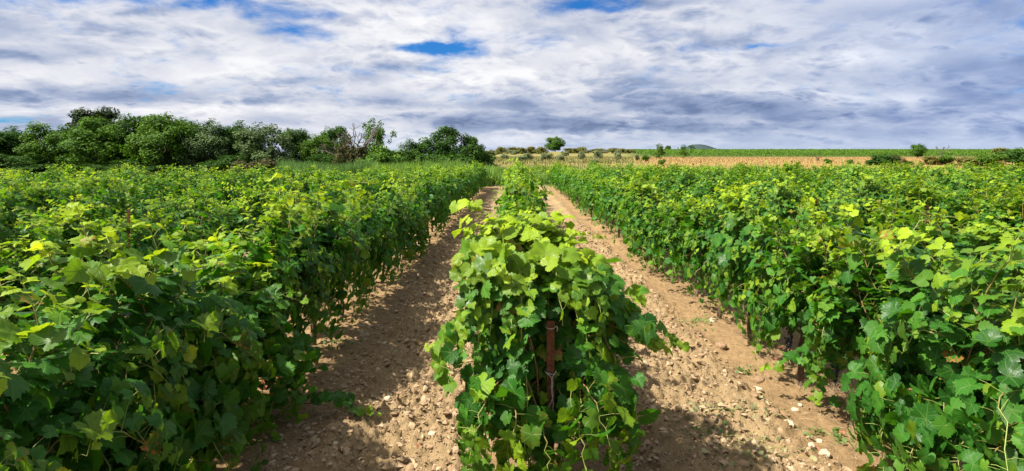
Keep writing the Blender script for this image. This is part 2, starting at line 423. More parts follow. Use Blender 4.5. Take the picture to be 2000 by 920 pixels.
Q = np.stack([idx[:-1, :-1], idx[:-1, 1:], idx[1:, 1:], idx[1:, :-1]], -1).reshape(-1, 4)
# cover of the ground, region by region
soil = np.array([.302, .215, .116]); strip = np.array([.275, .182, .092]); green = np.array([.075, .115, .028]); tan = np.array([.265, .168, .062]); tan2 = np.array([.235, .175, .066]); farsoil = np.array([.075, .10, .025]); veg = np.array([.08, .10, .035])
f = (GX - X0 - DRIFT * GY) / S_ROW; f = np.abs(f - np.round(f)) * S_ROW
wst = (1 - sstep(f + .25 * (vnoise(GX, GY, .4, 21) - .5), .55, .8))[..., None]
col = soil * (1 - wst) + strip * wst
inv = sstep(GY - y_end(GX, GY), 0, 1.5)[..., None]
col = col * (1 - inv) + green * inv
uu = GX / np.maximum(GY, 1)
orch = (sstep(GY, 48, 54) * (1 - sstep(uu, .205, .225)))[..., None]
on = np.clip(vnoise(GX, GY, 9, 31) * .6 + vnoise(GX, GY, 2.5, 32) * .7 - .15, 0, 1)[..., None]
col = col * (1 - orch) + (np.array([.13, .16, .042]) * (1 - on) + tan2 * on) * orch
tf = (sstep(GY, 46, 50) * sstep(uu, .205, .225))[..., None]
tn = np.clip(vnoise(GX, GY, 6, 33) * 1.3 - .3, 0, 1)[..., None]
col = col * (1 - tf) + (tan * (1 - .35 * tn) + np.array([.20, .19, .07]) * .35 * tn) * tf
fv = (sstep(GY, 176, 181) * sstep(uu, .185, .20))[..., None]
col = col * (1 - fv) + farsoil * fv
bk = sstep(GY, 430, 500)[..., None]
col = col * (1 - bk) + veg * bk
lf = (1 - sstep(GX, -14, -6))[..., None] * sstep(GY, 44, 50)[..., None]
col = col * (1 - lf) + green * .7 * lf
ga = np.concatenate([col, 1 - inv], -1).reshape(-1, 4)
obj('ground', mesh_np('ground', np.stack([GX, GY, GZ], -1).reshape(-1, 3), None, Q, {'gcol': ga}, [M_ground]), kind='structure')
def gz(X, Y):
    X = np.asarray(X, float); Y = np.asarray(Y, float); return terr(X, Y) + soil_h(X, Y)

# distant hill on the horizon
hx, hy = np.meshgrid(np.linspace(-1, 1, 60), np.linspace(-1, 1, 30))
hz = 32 * np.exp(-(hx / .52) ** 2 * 1.1) * np.cos(hy * math.pi / 2) * (1 + .12 * (vnoise(hx * 10, hy * 10, 1.5, 3) - .5)) - 4 * (np.abs(hx) > .98)
hidx = np.arange(1800).reshape(30, 60)
HQ = np.stack([hidx[:-1, :-1], hidx[:-1, 1:], hidx[1:, 1:], hidx[1:, :-1]], -1).reshape(-1, 4)
obj('hill', mesh_np('hill', np.stack([hx * 140 + 590, hy * 120 + 1950, hz + 4], -1).reshape(-1, 3), None, HQ, None, [plain('hill_scrub', (.022, .040, .042), .95, .3, .02)]), kind='structure')

# ------------------------------------------------------------------ vine leaves
def leaf_proto(level):
    """lobed, toothed grape leaf; petiole at the origin, tip along +Y, half width about 0.85"""
    ka = np.radians([0, 9, 24, 36, 50, 62, 76, 92, 106, 122, 142, 160, 172, 180])
    kr = np.array([1.0, .93, .78, .80, .93, .88, .74, .78, .84, .78, .70, .56, .28, .10])
    if level == 0:
        th = np.radians(np.linspace(0, 180, 23)); r = np.interp(th, ka, kr); r *= 1 + np.where(np.arange(23) % 2 == 0, .055, -.055); r[0] = 1.04; r[-1] = .10
    elif level == 1:
        th = np.radians([0, 12, 25, 38, 50, 64, 78, 92, 106, 124, 145, 165, 180]); r = np.interp(th, ka, kr); r *= 1 + np.where(np.arange(13) % 2 == 0, .03, -.03)
    else:
        th = np.radians([0, 25, 50, 77, 106, 145, 180]); r = np.interp(th, ka, kr)
    tf = np.concatenate([th, -th[-2:0:-1]]); rf = np.concatenate([r, r[-2:0:-1]]); n = len(tf)
    out = np.stack([rf * np.sin(tf), rf * np.cos(tf)], -1)
    if level == 0:
        V = np.concatenate([[[0, 0]], out * .55, out]); i = np.arange(n); j = (i + 1) % n
        T = np.concatenate([np.stack([np.zeros(n, int), 1 + j, 1 + i], -1), np.stack([1 + i, 1 + j, 1 + n + j], -1), np.stack([1 + i, 1 + n + j, 1 + n + i], -1)])
    else:
        V = np.concatenate([[[0, 0.02]], out]); i = np.arange(n); j = (i + 1) % n
        T = np.stack([np.zeros(n, int), 1 + j, 1 + i], -1)
    return V, T
PROTO = [leaf_proto(0), leaf_proto(1), leaf_proto(2)]

def leaf_arrays(rs, level, P, Tn, N, size, tone):
    V2, T = PROTO[level]; n = len(P); k = len(V2)
    Tn = nrm(Tn - (Tn * N).sum(1, keepdims=True) * N); Xn = np.cross(Tn, N)
    x_, y_ = V2[:, 0][None], V2[:, 1][None]; r2 = x_ ** 2 + y_ ** 2
    c = lambda a, b: rs.uniform(a, b, (n, 1))
    z_ = c(-.05, .42) * np.abs(x_) - c(.05, .38) * np.maximum(y_, 0) ** 2 - c(-.12, .30) * r2 + c(.02, .08) * np.sin(x_ * c(4, 8) + y_ * c(3, 7) + c(0, 6)) + c(-.25, .25) * x_ * y_
    sx = c(.85, 1.1)
    V = P[:, None] + size[:, None, None] * ((x_ * sx)[..., None] * Xn[:, None] + y_[..., None] * Tn[:, None] + z_[..., None] * N[:, None])
    F = (T[None] + (np.arange(n) * k)[:, None, None]).reshape(-1, 3)
    tn = np.repeat(tone, k, 0)
    lc = np.tile(np.concatenate([V2, np.zeros((k, 1))], 1), (n, 1)); lc[:, 2] = np.repeat(rs.uniform(0, 30, n), k)
    return V.reshape(-1, 3), F, tn, lc

def leaf_mesh(name, rs, level, L):
    V, F, tn, lc = leaf_arrays(rs, level, L['P'], L['T'], L['N'], L['S'], L['tone'])
    return mesh_np(name, V, F, None, {'tone': tn, 'leafco': lc}, [M_leaf])

def grow(rs, shoots, step, smin, smax, axis_z=.75, sizek=1.0, young_k=1.0, keep=None):
    """leaves along shoots; each shoot is (points, vigour) with the tip last"""
    out = {k: [] for k in 'PTNS'}; tone = []; pet = []
    for pts, vig in shoots:
        seg = np.linalg.norm(np.diff(pts, axis=0), axis=1); s_ = np.concatenate([[0], np.cumsum(seg)]); L = s_[-1]
        n = max(3, int(L / step)); d = (np.linspace(.10, 1, n) + rs.normal(0, .01, n)).clip(0, 1)
        B = np.stack([np.interp(d * L, s_, pts[:, i]) for i in range(3)], -1)
        tg = nrm(np.stack([np.interp(np.minimum(d + .04, 1) * L, s_, pts[:, i]) - np.interp((np.minimum(d + .04, 1) - .04) * L, s_, pts[:, i]) for i in range(3)], -1))
        rad = nrm(np.stack([B[:, 0], np.zeros(n), (B[:, 2] - axis_z) * .9], -1) + 1e-6)
        side = nrm(np.cross(tg, rs.normal(0, 1, (n, 3))))
        sg = np.where(np.arange(n) % 2 == 0, 1, -1)[:, None]
        lat = nrm(np.cross(tg, np.array([.2, .3, .9]))) * sg
        tipf = sstep(d, .60, 1.0)
        pl = (rs.uniform(.05, .16, n) * (1 - .75 * tipf))[:, None]
        pd = nrm(rad * .55 + lat * .75 + side * .35 + np.array([0, 0, .25]))
        Pp = B + pd * pl * sizek
        Nn = nrm(rad * .85 + np.array([-.25, -.12, .36]) + rs.normal(0, .46, (n, 3)) + tg * tipf[:, None] * .15)
        Tt = nrm(np.array([0, 0, -.55]) + rad * .45 + lat * .45 + rs.normal(0, .5, (n, 3)) + tg * tipf[:, None] * .8)
        sz = rs.uniform(smin, smax, n) * (1 - .50 * tipf) * sizek * (.85 + .3 * rs.random(n))
        young_lit = np.clip(tipf * vig * rs.uniform(.55, 1.15, n) + (rs.random(n) < .05) * .3 + sstep(Pp[:, 2], 1.25, 1.65) * rs.random(n) ** 2 * .42, 0, 1) * young_k  # tips pale with youth; high leaves also paled as painted sunlight
        for k, a in zip('PTNS', (Pp, Tt, Nn, sz)): out[k].append(a)
        tone.append(np.stack([young_lit, rs.random(n), rs.random(n)], -1)); pet.append(np.concatenate([B, Pp], 1))
    L = {k: np.concatenate(a) for k, a in out.items()}; L['tone'] = np.concatenate(tone); L['pet'] = np.concatenate(pet)
    if keep is not None:
        m_ = keep(L['P'], L['S'])
        for k in L: L[k] = L[k][m_]
    return L

def vine_shoots(rs, H=1.62, n=36, Lh=.58, wid=.84, low=.22, lowfrac=.28):
    sh = []; tufts = rs.uniform(-Lh, Lh, 2)
    for i in range(n):
        y0 = (i + .5) / n * 2 * Lh - Lh + rs.normal(0, .05); p0 = np.array([rs.normal(0, .03), y0, rs.uniform(.55, .70)])
        kind = rs.random(); sx = 1 if (i + rs.integers(0, 2)) % 2 else -1
        if kind < .56 * (1 - lowfrac):
            if rs.random() < .4: y0 = tufts[rs.integers(0, 2)] + rs.normal(0, .07); up = rs.uniform(.02, .19); vk = 1.0
            else: up = -.05; vk = .6
            xe = rs.normal(0, .16) * wid; top = H + rs.normal(0, .08) - abs(xe) * .5 + up
            p1 = np.array([xe * 1.2 + rs.normal(0, .06), y0 + rs.normal(0, .12), 1.1]); p2 = np.array([xe + rs.normal(0, .18), y0 + rs.normal(0, .22), top]); p1[2] = top + rs.uniform(-.35, .22); vig = rs.uniform(.6, 1.1) * vk
        elif kind < 1 - lowfrac:
            xe = sx * rs.uniform(.34, .56) * wid; p1 = np.array([xe * .7, y0 + rs.normal(0, .12), rs.uniform(1.1, 1.55)]); p2 = np.array([xe, y0 + rs.normal(0, .22), rs.uniform(.55, 1.15)]); vig = rs.uniform(.1, .6)
        else:
            xe = sx * rs.uniform(.25, .58) * wid; p1 = np.array([xe * .9, y0 + rs.normal(0, .1), rs.uniform(.7, 1.0)]); p2 = np.array([xe, y0 + rs.normal(0, .2), rs.uniform(low, low + .34)]); vig = rs.uniform(.0, .45)
        e_ = (abs(y0) / Lh) ** 2; fx = 1.14 - .36 * e_; p1[0] *= fx; p2[0] *= fx; p1[2] -= .13 * e_ * (p1[2] > .9); p2[2] -= .13 * e_ * (p2[2] > .9)
        pts = bez(p0, p1, p2, 11); pts[1:] += rs.normal(0, .012, (10, 3)); sh.append((pts, vig))
    return sh

def stem_mesh(name, shoots, L, petioles=True):
    G = Geo()
    for pts, vig in shoots:
        k = len(pts); V, T, Q_ = tube(pts, np.linspace(.0055, .0018, k), 5)
        tt = np.concatenate([np.repeat(np.linspace(0, .9, k), 5), [.95]]); G.add(V, T, Q_, np.stack([tt, tt * 0, tt * 0], -1))
    if petioles:
        p = L['pet']; n = len(p); B, E_ = p[:, :3], p[:, 3:]
        mid = (B + E_) / 2 + np.array([0, 0, .008]); d = nrm(E_ - B); a = nrm(np.cross(d, np.array([.3, .5, .8]))); b = np.cross(d, a)
        Vs = []
        for c_, r_ in ((B, .0019), (mid, .0015), (E_, .0013)):
            for an in (0, 2.094, 4.189): Vs.append(c_ + r_ * (math.cos(an) * a + math.sin(an) * b))
        V = np.stack(Vs, 1).reshape(-1, 3); qs = []
        for s0 in (0, 3):
            for j in range(3): qs.append([s0 + j, s0 + (j + 1) % 3, s0 + 3 + (j + 1) % 3, s0 + 3 + j])
        Q_ = (np.array(qs)[None] + (np.arange(n) * 9)[:, None, None]).reshape(-1, 4)
        tt = np.repeat(.35 + .6 * L['tone'][:, 1], 9); G.add(V, None, Q_, np.stack([tt, tt, tt], -1))
    return G.mesh(name, [M_stem])

def trunk_geo(rs, G, n=8):
    lean = rs.normal(0, .06, 2); z_ = np.linspace(-.06, .60, 9)
    pts = np.stack([lean[0] * z_ / .6 + rs.normal(0, .010, 9), lean[1] * z_ / .6 + rs.normal(0, .010, 9), z_], -1)
    r_ = np.interp(z_, [-.06, .03, .3, .5, .6], [.045, .033, .026, .030, .036]) * rs.uniform(.9, 1.15)
    V, T, Q_ = tube(pts, r_, n); V[:-1] += rs.normal(0, .0035, V[:-1].shape); G.add(V, T, Q_)
    for s in (-1, 1):
        e = np.array([rs.normal(0, .03), s * .52, .64]); pp = bez(pts[-1] - [0, 0, .04], np.array([pts[-1][0], s * .12, .66]), e, 8); pp[1:] += rs.normal(0, .006, (7, 3))
        V, T, Q_ = tube(pp, np.linspace(.024, .011, 8), 6); G.add(V, T, Q_)

def make_variant(level, seed, H=1.53):
    rs = np.random.default_rng(seed)
    if level == 0:
        sh = vine_shoots(rs, H, 58, low=.18); L = grow(rs, sh, .037, .042, .090)
    elif level == -1:
        sh = vine_shoots(rs, H, 80, low=.05, wid=.9, lowfrac=.5); L = grow(rs, sh, .040, .046, .100)
    elif level == 1:
        sh = vine_shoots(rs, H, 52, low=.13); L = grow(rs, sh, .042, .044, .086, young_k=.9)
    else:
        sh = vine_shoots(rs, H, 46, low=.14); L = grow(rs, sh, .062, .056, .098, young_k=.68)
    G = Geo(); trunk_geo(rs, G)
    return rs, sh, L, G

VAR = {-1: [], 0: [], 1: [], 2: []}
for i in range(2):
    rs, sh, L, G = make_variant(-1, 150 + i); VAR[-1].append((G.mesh('trunk', [M_bark]), stem_mesh('stem', sh, L), leaf_mesh('foliage', rs, 0, L)))
for i in range(6):
    rs, sh, L, G = make_variant(0, 100 + i); VAR[0].append((G.mesh('trunk', [M_bark]), stem_mesh('stem', sh, L), leaf_mesh('foliage', rs, 0, L)))
for i in range(6):
    rs, sh, L, G = make_variant(1, 200 + i); VAR[1].append((G.mesh('trunk', [M_bark]), stem_mesh('stem', sh, L, False), leaf_mesh('foliage', rs, 1, L)))
LO = []
for i in range(7):
    rs, sh, L, G = make_variant(2, 300 + i)
    V, F, tn, lc = leaf_arrays(rs, 2, L['P'], L['T'], L['N'], L['S'], L['tone']); LO.append((V, F, tn, lc, L))
    VAR[2].append((G.mesh('trunk', [M_bark]), None, mesh_np('foliage', V, F, None, {'tone': tn, 'leafco': lc}, [M_leaf])))

# ------------------------------------------------------------------ the vineyard: every vine a thing of its own
ORD = ['first', 'second', 'third', 'fourth', 'fifth', 'sixth', 'seventh', 'eighth', 'ninth', 'tenth', 'eleventh', 'twelfth', 'thirteenth', 'fourteenth', 'fifteenth', 'sixteenth', 'seventeenth', 'eighteenth', 'nineteenth', 'twentieth']
def rown(k):
    if k == 0: return 'centre row between the dirt paths'
    side = 'left of the left path' if k < 0 else 'right of the right path'
    return f'row {side}' if abs(k) == 1 else f'{ORD[abs(k) - 1]} row {side}'
vr = np.random.default_rng(5)
STEP = 1.15
cand = []
for k in range(-9, 15):
    y0 = {0: 4.25, -1: 1.25, 1: 2.35}.get(k, 2.0 + vr.uniform(0, 1.1))
    j = 0
    while True:
        Y = y0 + j * STEP; X = rowx(k, Y); j += 1
        if Y > y_end(X, Y): break
        if abs(X) > .833 * Y + 1.0 + .25 * (Y > 8): continue
        cand.append((Y, k, X))
order = sorted(cand, key=lambda c: c[0] + .25 * abs(c[2]))
chosen = set((c[1], c[0]) for c in order[:300])
stuff = [c for c in cand if (c[1], c[0]) not in chosen]
cnt = {}
VINES = {}
for Y, k, X in sorted(cand):
    if (k, Y) not in chosen: continue
    i = cnt.get(k, 0); cnt[k] = i + 1
    lev = 0 if Y < 7.2 and abs(k) < 3 else (1 if Y < 15 else 2)
    if (k == -1 and Y < 5.0) or (k == 1 and Y < 4.2): lev = -1
    rz = (math.pi if vr.random() < .5 else 0) + vr.normal(0, .05)
    hk = .98 + np.clip(vr.normal(0, .08), -.16, .13)
    if k == -1: hk = min(hk * 1.04, 1.08)
    if k == 0 and Y > 5: hk *= np.interp(Y, [5, 6.4, 8, 14], [.97, .98, 1.10, 1.04])
    if Y > 20 and k > 0: hk += .0
    if k < -1 and Y > 8: hk -= .015
    if k == 1: hk = np.clip(hk, .92, 1.06) * np.interp(Y, [3, 5.2, 7.5], [1.06, 1.0, .97])
    sc = (vr.uniform(.82, 1.0) * (1.0 if k == 0 else 1.14 if k == -1 and Y < 8 else 1.0), vr.uniform(.98, 1.06), hk)
    tilt = (vr.normal(0, .03), vr.normal(0, .03))
    loc = (X + vr.normal(0, .04), Y, float(gz(X, Y)) - .01)
    grp = 'grapevines in ' + ('the centre row' if k == 0 else ('rows left of the left path' if k < 0 else 'rows right of the right path'))
    if Y < 17:
        look = ORD[i] if i < 20 else 'later'
        lab = f'green grapevine, {look} from the camera in the {rown(k)}'
    else:
        lab = f'small distant grapevine in the far stretch of the {rown(k)}'
        grp = f'far vines of the {rown(k)}'
    if k == 0 and i == 0: VINES['front'] = (loc, sc); 
    o = obj('grapevine', None, None, lab, 'grapevine', grp, None, loc); o.empty_display_size = .2
    tm, sm, fm = VAR[lev][vr.integers(0, len(VAR[lev]))]
    if k == 0 and i == 0: VINES['front_o'] = o
    else:
        obj('trunk', tm, o)
        if sm: obj('stem', sm, o)
        obj('foliage', fm, o)
        o.rotation_euler = (tilt[0], tilt[1], rz); o.scale = sc
    VINES[(k, i)] = o

# vines past the nearest three hundred: one mass
Vs, Fs, Ts, Ls, n0 = [], [], [], [], 0
for Y, k, X in stuff:
    V, F, tn, lc, L = LO[vr.integers(0, len(LO))]
    a = math.pi * vr.integers(0, 2); R = np.array([[math.cos(a), -math.sin(a), 0], [math.sin(a), math.cos(a), 0], [0, 0, 1]])
    Vs.append((V * np.array([1, 1.03, 1 + vr.normal(0, .06)])) @ R.T + np.array([X + vr.normal(0, .05), Y, 0])); Fs.append(F + n0); Ts.append(tn); Ls.append(lc); n0 += len(V)
if Vs:
    obj('distant_vines', mesh_np('distant_vines', np.concatenate(Vs), np.concatenate(Fs), None, {'tone': np.concatenate(Ts), 'leafco': np.concatenate(Ls)}, [M_leaf]), None,
        'far mass of green vines filling the back of the vineyard', 'vines', None, 'stuff')

# the front vine of the centre row, grown round the rusty post
fo = VINES['front_o']; floc = np.array(VINES['front'][0])
rs = np.random.default_rng(77)
POST = np.array([.235, 3.74])
sh = vine_shoots(rs, 1.52, 56, .62, .42)
for pts, v_ in sh: pts[:, 0] -= .13 * np.clip(pts[:, 2] - .6, 0, 1)
def to_local(px, py, Y): return np.array([(px - CX) * Y / FOC, Y, CAM_H - (py - HZ) * Y / FOC]) - floc
def shoot_px(pl, vig=.8, jit=.008):
    P3 = np.array([to_local(*p) for p in pl]); t = np.linspace(0, 1, len(P3)); tt = np.linspace(0, 1, 14)
    pts = np.stack([np.interp(tt, t, P3[:, i]) for i in range(3)], -1)
    for _ in range(3): pts[1:-1] = (pts[:-2] + 2 * pts[1:-1] + pts[2:]) / 4
    return (pts + rs.normal(0, jit, pts.shape), vig)
front_sh = [shoot_px(p, v_) for p, v_ in [
    ([(1110, 610, 4.1), (1170, 625, 3.9), (1225, 645, 3.82), (1290, 672, 3.78)], .4),
    ([(1120, 660, 4.1), (1180, 655, 3.9), (1230, 665, 3.8), (1305, 690, 3.76)], .6),
    ([(1100, 620, 4.2), (1150, 590, 4.05), (1200, 590, 3.95), (1240, 620, 3.9)], .3),
    ([(1010, 650, 4.1), (940, 640, 3.95), (890, 670, 3.88), (850, 715, 3.85)], .6),
    ([(1110, 640, 4.1), (1180, 640, 3.9), (1250, 655, 3.85), (1335, 680, 3.8)], .5),
    ([(1100, 600, 4.2), (1160, 610, 4.0), (1215, 625, 3.9), (1245, 660, 3.8)], .3),
    ([(1000, 640, 4.1), (930, 655, 3.9), (880, 680, 3.85), (835, 680, 3.8)], .75),
    ([(1000, 700, 4.0), (930, 700, 3.75), (880, 720, 3.7), (875, 770, 3.65)], .2),
    ([(1070, 550, 4.8), (1120, 545, 4.7), (1160, 540, 4.6), (1195, 510, 4.5)], .5),
    ([(1010, 720, 3.9), (960, 760, 3.55), (930, 820, 3.45), (920, 900, 3.4)], .2),
    ([(1020, 760, 3.9), (1010, 800, 3.45), (1000, 860, 3.4), (1025, 900, 3.38)], .7),
    ([(1120, 720, 3.9), (1150, 760, 3.55), (1180, 830, 3.5), (1200, 905, 3.45)], .3),
    ([(1100, 780, 3.9), (1130, 820, 3.5), (1140, 880, 3.45), (1150, 950, 3.4)], .2),
    ([(1040, 780, 3.9), (1060, 830, 3.5), (1070, 890, 3.45), (1075, 950, 3.4)], .2),
    ([(960, 700, 4.0), (940, 800, 3.6), (960, 900, 3.5), (970, 980, 3.45)], .1),
    ([(1150, 700, 4.0), (1200, 760, 3.75), (1220, 860, 3.7), (1225, 930, 3.65)], .1),
    ([(1030, 640, 4.0), (1010, 600, 3.8), (990, 570, 3.75), (1000, 640, 3.6)], .1),
    ([(1090, 600, 4.1), (1090, 540, 4.0), (1080, 520, 3.95), (1060, 590, 3.8)], .1),
    ([(1100, 640, 4.0), (1120, 590, 3.85), (1110, 550, 3.8), (1100, 590, 3.7)], .8),
    ([(980, 620, 4.1), (940, 560, 3.9), (920, 560, 3.85), (905, 640, 3.75)], .1),
    ([(960, 560, 4.4), (935, 500, 4.3), (925, 450, 4.3), (915, 432, 4.2)], .9),
    ([(1040, 560, 4.4), (1040, 470, 4.3), (1040, 430, 4.25), (1030, 470, 4.1)], 1.0),
    ([(1080, 560, 4.4), (1090, 480, 4.3), (1095, 440, 4.3), (1100, 420, 4.3)], .9),
    ([(1000, 560, 4.4), (990, 490, 4.3), (985, 450, 4.3), (960, 470, 4.1)], .9),
    ([(1150, 620, 4.2), (1200, 580, 4.1), (1230, 575, 4.0), (1245, 590, 3.95)], .5),
    ([(1130, 650, 4.1), (1170, 610, 3.95), (1200, 600, 3.9), (1215, 640, 3.8)], .1),
]]
sh += front_sh
for i in range(34):
    xa = rs.uniform(985, 1150); ya = rs.uniform(600, 780); xe = rs.uniform(915, 1225); ye = rs.uniform(790, 1000); Ye = 3.40 + .25 * abs(xe - 1075) / 170 + rs.uniform(0, .15)
    if abs(xe - 1078) < 40: ye = max(ye, 850)
    sh.append(shoot_px([(xa, ya, 4.05), ((xa + xe) / 2, ya + 10, 3.8), (xe, (ya + ye) / 2, Ye + .08), (xe + rs.normal(0, 12), ye, Ye)], rs.choice([0, .1, .2, .6])))
for i in range(16):
    xa = rs.uniform(960, 1150); sg = -1 if xa < 1060 else 1; xe = xa + sg * rs.uniform(5, 45); ye = rs.uniform(580, 720)
    sh.append(shoot_px([(xa, 640, 4.1), (xa + sg * 8, 540, 3.95), (xe, 520 + rs.uniform(-20, 40), 3.8), (xe + sg * 15, ye, 3.65)], rs.choice([.1, .3, .5])))
for i in range(14):
    xa = rs.uniform(925, 1095); sh.append(shoot_px([(xa * .6 + 410, 620, 4.4), (xa * .85 + 150, 520, 4.4), (xa + rs.normal(0, 10), 455, 4.35), (xa + rs.normal(0, 14), 432 + rs.uniform(0, 50), 4.3)], rs.uniform(.7, 1.1)))
def keep_front(P, s_):
    w = P + floc; q = (w[:, 1] < POST[1] + .05) & (np.abs(w[:, 0] - POST[0]) < .075 + s_ * .75) & (w[:, 2] > .74) & (w[:, 2] < 1.24)
    q |= (np.abs(w[:, 0] - POST[0]) < .05) & (np.abs(w[:, 1] - POST[1]) < .06) & (w[:, 2] < 1.2)
    return ~(q | (w[:, 2] < .10))
def clear_of_post(pts):
    w = pts + floc; return not ((np.abs(w[:, 0] - POST[0]) < .05) & (w[:, 1] < POST[1] + .05) & (w[:, 2] > .72) & (w[:, 2] < 1.24)).any()
sh = [q for q in sh if clear_of_post(np.stack([np.interp(np.linspace(0, 1, 60), np.linspace(0, 1, len(q[0])), q[0][:, i]) for i in range(3)], -1))]
L = grow(rs, sh, .042, .048, .106, keep=keep_front)
crest = sstep(L['P'][:, 2], 1.25, 1.6) * rs.random(len(L['P'])) ** .7 * .75 + (rs.random(len(L['P'])) < .12) * .35       # young leaves on top, coloured paler still to look sunlit
fr_ = 1 - sstep(L['P'][:, 1] + floc[1], 3.75, 4.3)
L['N'] = nrm(L['N'] + np.stack([fr_ * 0, -.85 * fr_, .15 * fr_], -1) + rs.normal(0, .28, L['N'].shape) * fr_[:, None])
L['tone'][:, 0] = np.clip(np.maximum(L['tone'][:, 0], crest), 0, 1)
G = Geo(); trunk_geo(rs, G)
obj('trunk', G.mesh('trunk', [M_bark]), fo); obj('stem', stem_mesh('stem', sh, L), fo); obj('foliage', leaf_mesh('foliage', rs, 0, L), fo)
fo['label'] = 'bushy grapevine grown round the rusty post at the front of the centre row'

# rusty post with wire ties
def post_geo(h, w=.05, t=.006):
    """T-section iron stake: flange towards the camera, rib behind"""
    G = Geo()
    def box(x0, x1, y0, y1, z0, z1):
        V = np.array([[a, b, c] for c in (z0, z1) for b in (y0, y1) for a in (x0, x1)], float)
        G.add(V, None, [[0, 2, 3, 1], [4, 5, 7, 6], [0, 1, 5, 4], [2, 6, 7, 3], [0, 4, 6, 2], [1, 3, 7, 5]])
    box(-w / 2, w / 2, 0, t, -.3, h); box(-t / 2, t / 2, t + .001, w * .8, -.3, h - .002)
    return G
pz = float(gz(*POST))
post = obj('metal_post', post_geo(1.19 - pz, .046).mesh('metal_post', [M_rust], smooth=False), None, 'rusty iron post with wire ties in front of the centre row', 'post', None, None, (POST[0], POST[1], pz))
def wire(pts, r_=.0022, n=60):
    pts = np.array(pts, float); t = np.linspace(0, 1, len(pts)); tt = np.linspace(0, 1, n)
    p = np.stack([np.interp(tt, t, pts[:, i]) for i in range(3)], -1)
    for _ in range(4): p[1:-1] = (p[:-2] + 2 * p[1:-1] + p[2:]) / 4
    return tube(p, r_, 6)
a = np.linspace(-.4, 6.6, 26)
G = Geo(); V, T, Q_ = wire(np.stack([.034 * np.cos(a), .012 + .034 * np.sin(a), .885 - pz + .012 * np.sin(a * .5) - .004 * a], -1)); G.add(V, T, Q_)
V, T, Q_ = wire([[-.03, -.02, .885 - pz], [0, -.028, .862 - pz], [.012, -.03, .82 - pz], [.004, -.034, .77 - pz], [.014, -.034, .70 - pz], [.008, -.036, .64 - pz], [.02, -.04, .52 - pz]]); G.add(V, T, Q_)
V, T, Q_ = wire([[.032, -.018, .89 - pz], [.01, -.03, .86 - pz], [.0, -.032, .80 - pz], [.014, -.036, .755 - pz], [.002, -.036, .71 - pz], [-.03, -.04, .66 - pz], [-.036, -.04, .65 - pz]]); G.add(V, T, Q_)
obj('wire_tie', G.mesh('wire_tie', [M_wire]), post)
G = Geo(); V, T, Q_ = wire(np.stack([.031 * np.cos(a), .012 + .031 * np.sin(a), 1.155 - pz + .008 * np.sin(a)], -1)); G.add(V, T, Q_)
V, T, Q_ = wire([[.03, -.01, 1.155 - pz], [.04, -.015, 1.165 - pz], [.038, -.02, 1.145 - pz], [.045, -.01, 1.15 - pz], [.036, -.015, 1.13 - pz]], .002, 20); G.add(V, T, Q_)
obj('wire_tie', G.mesh('wire_tie', [M_wire]), post)
for k, Y, top, lab in ((-2, 7.6, 1.80, 'brown stake standing among leaves far left, in second row'), (-2, 9.3, 1.72, 'brown stake behind the tall left vines, in second row'),
                       (2, 10.6, 1.72, 'thin rusty stake in second row right, the more distant one'), (2, 7.75, 1.84, 'orange rusty stake in second row right, the nearer one')):
    X = rowx(k, Y); obj('metal_post', post_geo(top - .26, .036).mesh('metal_post', [M_rust], smooth=False), None, lab, 'post', 'vine stakes', None, (X, Y - .1, 0))

# grape bunches as parts of two right-hand vines
ico_v = None
def ico(sub):
    import bmesh
    bm = bmesh.new(); bmesh.ops.create_icosphere(bm, subdivisions=sub, radius=1)
    V = np.array([v_.co[:] for v_ in bm.verts]); T = np.array([[v_.index for v_ in f_.verts] for f_ in bm.faces]); bm.free(); return V, T
I1, I2 = ico(1), ico(2)
def bunch(seed):
    rs = np.random.default_rng(seed); G = Geo()
    for i in range(55):
        z_ = -rs.random() * .17; r_ = .042 * (1 + z_ / .2) * math.sqrt(rs.random()) + .004; a_ = rs.uniform(0, 6.28)
        G.add(I2[0] * .0095 + [r_ * math.cos(a_), r_ * math.sin(a_), z_], I2[1])
    return G.mesh('grape_bunch', [M_grape])
bm_ = bunch(1)
for (k, i), dx, dy, zz_ in (((1, 2), -.2, .25, .50), ((1, 3), -.22, -.1, .46), ((1, 3), -.12, .05, .50), ((1, 2), -.25, -.3, .55), ((-1, 3), .22, .1, .52)):
    o = VINES.get((k, i))
    if o:
        b = obj('grape_bunch', bm_, o); c = math.cos(-o.rotation_euler[2]); s_ = math.sin(-o.rotation_euler[2])
        b.location = (c * dx - s_ * dy, s_ * dx + c * dy, zz_); b['label'] = 'dark blue hanging grape bunch'

# loose leafy shoots lying on the ground or hanging low
def low_shoot(pl, label, seed, smin=.05, smax=.085, step=.05, yk=1.0):
    rs = np.random.default_rng(seed)
    P3 = np.array([gp(px, py, z_) for px, py, z_ in pl]); base = P3[0].copy(); base[2] = float(gz(base[0], base[1]))
    t = np.linspace(0, 1, len(P3)); tt = np.linspace(0, 1, 14); pts = np.stack([np.interp(tt, t, P3[:, i]) for i in range(3)], -1)
    for _ in range(3): pts[1:-1] = (pts[:-2] + 2 * pts[1:-1] + pts[2:]) / 4
    pts[:, 2] = np.maximum(pts[:, 2], gz(pts[:, 0], pts[:, 1]) + .02); pts = pts - base
    sh = [(pts, .6)]; L = grow(rs, sh, step, smin, smax, axis_z=-.3, young_k=yk)
    L['N'] = nrm(np.array([-.2, -.25, .8]) + rs.normal(0, .35, L['N'].shape))
    L['P'][:, 2] = np.maximum(L['P'][:, 2], .03)
    o = obj('vine_shoot', None, None, label, 'vine shoot', None, None, base)
    obj('stem', stem_mesh('stem', sh, L), o); obj('foliage', leaf_mesh('foliage', rs, 0, L), o); return o
